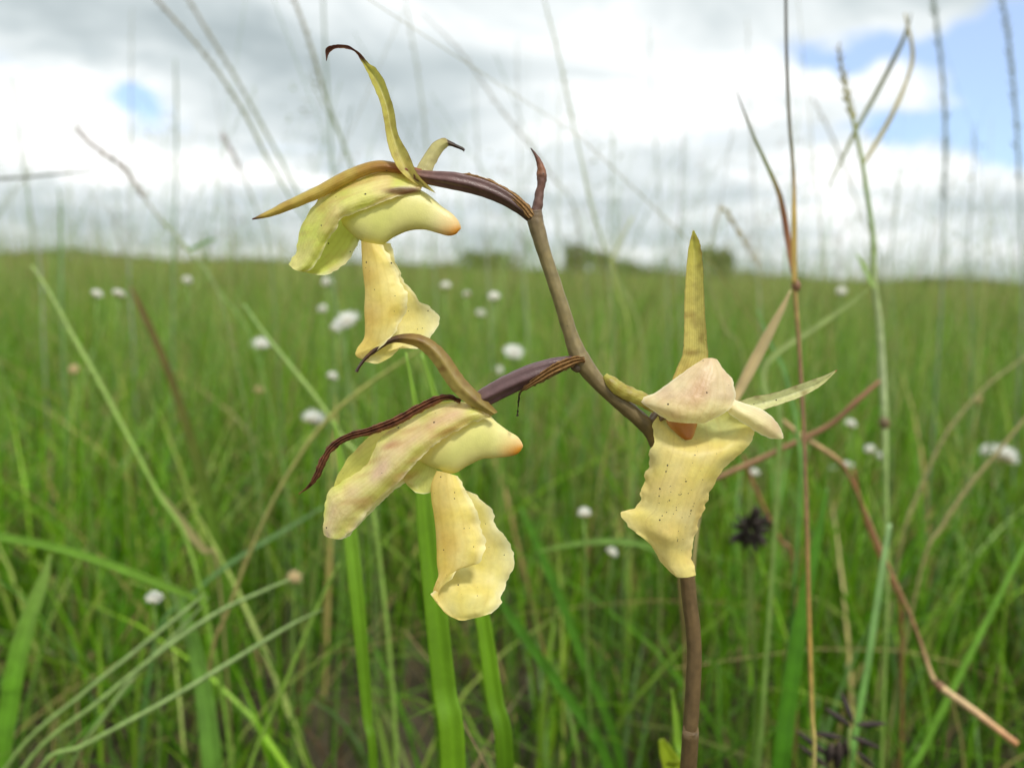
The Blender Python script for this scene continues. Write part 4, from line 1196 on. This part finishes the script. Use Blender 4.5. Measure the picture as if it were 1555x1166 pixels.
# tall stalks blurred against the sky
SK = "blurred grass stalks against the sky"
BR = ((146, 132, 112), (134, 138, 104), (128, 150, 96), (120, 146, 80))
stalk("tall_grass", "tall brownish stalk arching from the top edge, leftmost of the crossing pair", [(225, -15, 4), (265, 30, 5), (320, 95, 5.5), (370, 170, 6), (405, 240, 5), (440, 300, 4.5), (500, 420, 4.5)], .62, st(*BR), group=SK, seeds=(.0, .5, 22, .008, (142, 134, 110)))
stalk("tall_grass", "tall greenish stalk arching from the top edge, second of the crossing pair", [(278, -15, 3.5), (310, 40, 5), (350, 105, 5), (395, 185, 5.5), (425, 240, 5), (455, 300, 4.5), (500, 400, 4.5)], .66, st(*BR), group=SK, seeds=(.0, .4, 18, .008, (132, 138, 106)))
stalk("tall_grass", "tall thick stalk left of the top flower's curled sepal", [(440, -15, 4), (458, 30, 5), (478, 90, 6), (495, 150, 6), (520, 215, 5), (545, 300, 4.5), (560, 420, 4)], .62, st(*BR), group=SK, seeds=(.0, .35, 16, .008, (136, 140, 108)))
stalk("tall_grass", "straight vertical stalk crossing behind the top flower's curled sepal", [(490, -15, 4), (494, 80, 4.5), (500, 170, 4), (505, 270, 3.6), (508, 420, 3.6)], .75, st((128, 142, 120), (128, 148, 110), (120, 146, 90)), group=SK)
stalk("tall_grass", "short leaning stalk with purple-grey top over the left meadow", [(118, 200, 2), (150, 228, 5), (190, 258, 6), (215, 295, 4), (245, 335, 3.6), (280, 375, 3.6), (340, 470, 3.6)], .6, st((160, 146, 136), (150, 140, 124), (140, 150, 100), (120, 146, 80)), group=SK, seeds=(.0, .4, 24, .009, (152, 140, 126)))
stalk("fallen_stalk", "nearly level grey stalk reaching in from the left edge above the horizon", [(140, 260, 2), (90, 264, 4), (40, 269, 4.5), (-30, 275, 5), (-120, 300, 5)], .55, st((140, 144, 134), (130, 132, 122)), group=SK, ground=False)
stalk("tall_grass", "faint vertical stalk midway between the left edge and the top flower", [(266, 90, 4), (268, 180, 5), (267, 280, 4.5), (264, 380, 4.5), (262, 500, 4.5)], .9, st((150, 164, 150), (128, 152, 110), (116, 146, 80)), group=SK)
stalk("tall_grass", "thick green blurred stalk standing on the horizon at far left", [(90, 285, 3), (92, 330, 6), (93, 400, 7), (94, 480, 7)], .8, st((128, 150, 110), (110, 150, 66)), group=SK)
stalk("tall_grass", "short purple-tipped stalk below the crossing pair, left of the top flower", [(338, 205, 1.5), (352, 230, 5), (370, 270, 4), (390, 320, 3.4), (410, 390, 3.4)], .7, st((160, 140, 136), (140, 150, 110), (126, 150, 90)), group=SK, seeds=(.0, .3, 12, .008, (156, 138, 130)))
stalk("tall_grass", "slender stalk just right of the orchid's dried tip, bending down to the right", [(822, -15, 2.5), (845, 70, 3.5), (862, 150, 3.5), (882, 240, 4), (900, 320, 4.5), (935, 420, 4.5), (975, 520, 4.5)], .6, st((160, 168, 130), (158, 170, 110), (150, 170, 84)), group=SK, seeds=(.05, .3, 12, .007, (160, 164, 120)))
stalk("tall_grass", "fine stalk rising behind the top flower's right-hand sepal", [(612, -15, 2.5), (626, 60, 3), (640, 150, 3), (650, 250, 3), (660, 400, 3)], .8, st((170, 176, 160), (150, 164, 130), (130, 156, 96)), group=SK, seeds=(.1, .5, 12, .008, (160, 150, 136)))
stalk("tall_grass", "long faint stalk slanting from the top edge toward the orchid's dried tip", [(640, 20, 2), (700, 80, 2.8), (760, 165, 3.4), (800, 215, 3), (840, 270, 3), (880, 350, 3)], .75, st((166, 160, 150), (150, 150, 120), (130, 150, 90)), group=SK, seeds=(.1, .6, 16, .008, (160, 150, 136)))
stalk("tall_grass", "grey feathery stalk crossing the blue gap in the clouds, left of two", [(1416, -15, 5), (1425, 60, 6), (1434, 150, 6), (1436, 240, 5), (1432, 330, 4), (1430, 450, 4)], .8, st((130, 140, 130), (132, 146, 134), (130, 150, 110)), group=SK, seeds=(.0, .55, 40, .012, (124, 134, 126)))
stalk("tall_grass", "grey feathery stalk crossing the blue gap in the clouds, nearest the right edge", [(1520, -15, 4), (1532, 60, 5), (1540, 140, 5), (1546, 230, 4.5), (1550, 340, 4), (1552, 470, 4)], .8, st((130, 140, 134), (132, 146, 134), (130, 150, 110)), group=SK, seeds=(.0, .5, 34, .012, (124, 134, 130)))
stalk("tall_grass", "faint leaning stalk between the forked stalk and the reed", [(1235, 150, 2), (1262, 205, 3.5), (1285, 260, 3.5), (1310, 330, 3), (1340, 420, 3)], .8, st((160, 156, 140), (150, 156, 120), (130, 150, 90)), group=SK, seeds=(.0, .4, 12, .008, (156, 150, 130)))
stalk("tall_grass", "yellow-green arching stalk left of the right flower's upright sepal", [(1100, 310, 2), (1090, 320, 4), (1000, 290, 3), (960, 330, 4), (930, 395, 4.5), (940, 450, 5), (955, 520, 5)][3:], .6, st((170, 176, 100), (160, 176, 90), (140, 170, 70)), group=SK)
stalk("tall_grass", "bent seeding stalk drooping above the right flower's upright sepal", [(1148, 395, 2), (1120, 350, 4), (1098, 318, 5), (1085, 345, 3), (1075, 420, 3), (1100, 500, 4), (1130, 560, 4)], .55, st((170, 160, 110), (150, 150, 96), (150, 170, 90)), group=SK, seeds=(.0, .3, 16, .008, (166, 150, 104)))
stalk("tall_grass", "thin leaning stalk with a green flag leaf on the left horizon", [(232, 318, 3), (255, 345, 4), (285, 378, 4), (330, 440, 4), (390, 540, 4)], .62, st((134, 156, 90), (120, 160, 70)), group=SK,
      leaves=[([(330, 362, 2), (312, 368, 7), (288, 380, 8)], .62, st((130, 170, 90), (120, 166, 76)))])
for i, (x0, y0, x1, w, d, c, lab) in enumerate([
        (985, 40, 1010, 3, .9, (150, 160, 130), "hair-thin stalk between the dried tip and the right flower, tallest there"),
        (1040, 120, 1030, 3, .95, (160, 160, 140), "hair-thin stalk above the right flower's upright sepal"),
        (1135, 30, 1150, 3, .9, (166, 168, 150), "hair-thin stalk in bright cloud just left of the reed"),
        (1480, 190, 1470, 3.5, .85, (140, 150, 130), "thin stalk below the blue gap at the right"),
        (785, 60, 795, 3, .95, (166, 170, 156), "hair-thin stalk directly above the orchid's purple flower stalk"),
        (200, 20, 196, 4, 1.0, (166, 172, 162), "pale thin stalk beside the small blue gap in the clouds"),
        (20, 120, 60, 4, .9, (166, 168, 156), "pale thin stalk leaning at the far left edge"),
        (720, 120, 740, 3, .9, (160, 166, 150), "hair-thin stalk left of the orchid's dried tip"),
        (930, 200, 925, 4, .8, (150, 164, 120), "green thin stalk right of the orchid's upper stem"),
        (1365, 260, 1352, 4, .8, (140, 156, 110), "thin green stalk just right of the jointed grass stalk")]):
    stalk("thin_stalk", lab, [(x0, y0, w * .6), (x0 * .7 + x1 * .3, y0 * .6 + 160, w), (x1, 400, w), (x1 + 6, 520, w)], d, st(c, c, (130, 156, 90)), group="hair-thin stalks against the sky",
          seeds=(.0, .3, 9, .008, tuple(int(k * .95) for k in c)))


# ------------------------------------------------------------------ white button flowers
def head_mesh(fluffy):
    V, F, C = [], [], []
    n = 150 if fluffy else 90
    for la in range(7):
        for lo in range(10):
            th = math.pi * la / 6; ph = 2 * math.pi * lo / 10
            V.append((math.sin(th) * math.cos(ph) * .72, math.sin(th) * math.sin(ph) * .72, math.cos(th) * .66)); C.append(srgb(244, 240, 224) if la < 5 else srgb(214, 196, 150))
    F += [(a * 10 + b, a * 10 + (b + 1) % 10, (a + 1) * 10 + (b + 1) % 10, (a + 1) * 10 + b) for a in range(6) for b in range(10)]
    for i in range(n):
        z = 1 - 1.55 * (i + .5) / n; ph = i * 2.39996
        r = math.sqrt(max(0, 1 - z * z)); d = np.array([r * math.cos(ph), r * math.sin(ph), z])
        s = np.cross(d, rng.normal(size=3)); s /= np.linalg.norm(s); q = np.cross(d, s)
        L = (.95 + rng.uniform(0, .6)) if fluffy else (.8 + rng.uniform(0, .38)); w = .10 if fluffy else .15
        k = len(V); b0 = d * .55
        V += [tuple(b0 - s * w), tuple(d * L * .9 + s * w * .9), tuple(d * L + q * .1), tuple(b0 + s * w + q * w)]
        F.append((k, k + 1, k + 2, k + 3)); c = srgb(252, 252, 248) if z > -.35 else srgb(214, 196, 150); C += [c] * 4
    me = bpy.data.meshes.new("flower_head"); me.from_pydata(V, [], F)
    a = me.color_attributes.new("Col", "FLOAT_COLOR", "POINT")
    cc = np.ones((len(V), 4), np.float32); cc[:, :3] = np.array(C); a.data.foreach_set("color", cc.ravel())
    me.materials.append(MAT["white"]); me.update()
    return me


HM = [head_mesh(False), head_mesh(True)]
HT = HM[0].copy()
cc = np.ones((len(HT.vertices), 4), np.float32); HT.color_attributes["Col"].data.foreach_get("color", cc.ravel())
_b = np.zeros(len(HT.vertices) * 4, np.float32); HT.color_attributes["Col"].data.foreach_get("color", _b)
_b = _b.reshape(-1, 4); _b[:, :3] *= np.array([.8, .66, .42]); HT.color_attributes["Col"].data.foreach_set("color", _b.ravel())
HM.append(HT)
BG = "white button flowers scattered through the meadow"
buttons = [
    (397, 522, 15, 1, "large fluffy white button flower left of the upper flower's lip tip"),
    (526, 488, 22, 1, "largest fluffy white button flower, touching the upper flower's lip"),
    (490, 469, 9, 0, "small white button flower just above the largest fluffy one"),
    (497, 428, 10, 0, "white button flower hanging under the top flower's hood tip"),
    (510, 497, 11, 0, "white button flower against the lower left of the largest fluffy one"),
    (505, 571, 12, 0, "bright white button flower left of the lower flower's curled sepal tip"),
    (477, 637, 18, 1, "fluffy white button flower with tan base, above the brown withered sepal"),
    (147, 446, 11, 0, "white button flower below the horizon at left, left of a close pair"),
    (180, 446, 11, 0, "white button flower below the horizon at left, right of a close pair"),
    (284, 425, 9, 0, "single white button flower under the left horizon, nearest the sky"),
    (112, 561, 10, 2, "straw coloured button flower beside the long pale stalk at left"),
    (394, 593, 9, 2, "tan button flower on an upright stem left of the lower flower"),
    (234, 907, 15, 0, "greyish white button flower in front of the long slanting blade at lower left"),
    (135, 994, 10, 2, "small yellowish button flower above the lower left rushes"),
    (447, 876, 13, 2, "tan button head at the tip of a grey-green rush"),
    (677, 434, 10, 0, "white button flower right of the upper lip, leftmost of three in a row"),
    (709, 447, 9, 0, "white button flower right of the upper lip, middle of three in a row"),
    (750, 450, 11, 0, "white button flower nearest the orchid's upper stem, rightmost of three"),
    (780, 535, 16, 1, "soft white button flower above the lower flower's purple stalk"),
    (757, 562, 8, 0, "small white button flower touching the lower flower's purple stalk"),
    (887, 779, 14, 0, "sharp white button flower on a dark green stem between the two lower flowers"),
    (929, 838, 11, 0, "cream button flower left of the right flower's lip tip"),
    (1278, 442, 9, 0, "white button flower near the horizon between reed and jointed stalk"),
    (1292, 643, 10, 0, "white button flower under the pinkish leaning stem"),
    (1321, 683, 10, 0, "white button flower, left of a touching pair by the jointed stalk"),
    (1339, 692, 9, 0, "white button flower, right of a touching pair by the jointed stalk"),
    (1287, 706, 10, 0, "white button flower beside the bend of the dry straw stem"),
    (1264, 711, 7, 0, "faint small button flower left of the dry stem's bend"),
    (1145, 718, 11, 0, "cream button flower close to the right edge of the right flower's lip"),
    (1526, 692, 18, 1, "large fluffy white button flower at the right edge"),
    (1501, 682, 14, 1, "soft grey-white button flower just left of the large one at the right edge"),
    (1483, 607, 9, 2, "tan button flower on the upper slanting stalk at right"),
    (730, 476, 8, 0, "faint white button flower in the gap below the row of three")]
for bx, by, br, kind, lab in buttons:
    d = min(.95, max(.42, 6.4 / br))
    if kind == 1: d = min(.8, max(.5, 10.0 / br))
    h = P(bx, by, d); r = br * d / F_PX
    base = Vector((h.x + rng.normal(0, .02), h.y + rng.uniform(.0, .03), 0))
    t = thing("button_flower", lab, "wildflower", base, BG)
    mid = (h * .5 + base * .5) + Vector((rng.normal(0, .006), 0, 0))
    tube("stem", [h - Vector((0, 0, r * .4)), mid, base - Vector((0, 0, .003))], [.0008, .001, .0011], MAT["stalk"], st((120, 150, 70), (96, 136, 50)), t, base, n=14, seg=6)
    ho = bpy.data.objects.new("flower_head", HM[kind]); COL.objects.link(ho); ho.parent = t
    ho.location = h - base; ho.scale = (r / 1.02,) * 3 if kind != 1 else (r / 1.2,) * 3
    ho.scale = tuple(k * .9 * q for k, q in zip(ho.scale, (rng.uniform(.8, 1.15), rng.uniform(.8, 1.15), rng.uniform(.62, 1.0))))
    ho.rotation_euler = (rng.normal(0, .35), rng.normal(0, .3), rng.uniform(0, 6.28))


# ------------------------------------------------------------------ black-headed sedges
def sedge(label, px, py, d, spikes, stem_to, dense=0):
    h = P(px, py, d); base = P(*stem_to, d); base.z = 0
    t = thing("black_sedge", label, "sedge", base, "dark sedge heads in the right-hand grass")
    tube("stem", [h, (h + base) * .5 + Vector((.004, 0, 0)), base - Vector((0, 0, .003))], [.0009, .0012, .0014], MAT["stalk"], st((110, 130, 60), (90, 130, 46)), t, base, n=16, seg=7)
    for (x0, y0, x1, y1, w, dz) in spikes:
        a, b = P(x0, y0, d + dz * .3), P(x1, y1, d + dz); m = (a + b) * .5
        tube("spikelet", [a, a.lerp(b, .3), m, a.lerp(b, .8), b], [w * .3 * d / F_PX, w * d / F_PX, w * d / F_PX, w * .7 * d / F_PX, .4 * d / F_PX], MAT["dark"], st((64, 53, 46), (44, 38, 36), (70, 58, 50)), t, base, n=10, seg=7)


sp1 = []
for i in range(60):
    a = rng.uniform(0, 6.28); r = rng.uniform(10, 42); q = rng.uniform(0, 14)
    sp1.append((1140 + q * math.cos(a), 804 + q * math.sin(a), 1140 + r * math.cos(a + .3), 802 + r * .9 * math.sin(a + .3), rng.uniform(2.6, 4.4), rng.normal(0, .012)))
sedge("dark bristly sedge head behind the right flower's lip", 1140, 802, .44, sp1, (1165, 1000))
sedge("black spiky sedge head with splayed bars at the bottom right", 1290, 1105, .36,
      [(1292, 1102, 1252, 1074, 5, .004), (1296, 1098, 1276, 1048, 4.5, .01), (1300, 1100, 1346, 1098, 5, .004), (1294, 1118, 1337, 1136, 5, .0), (1280, 1120, 1232, 1112, 5, .006), (1262, 1150, 1208, 1108, 5, .01),
       (1275, 1125, 1270, 1170, 8, .004), (1264, 1128, 1256, 1160, 7, .002), (1284, 1122, 1290, 1160, 7, .004), (1260, 1166, 1212, 1130, 4.5, .0), (1300, 1140, 1330, 1166, 4, .0)], (1290, 1166))
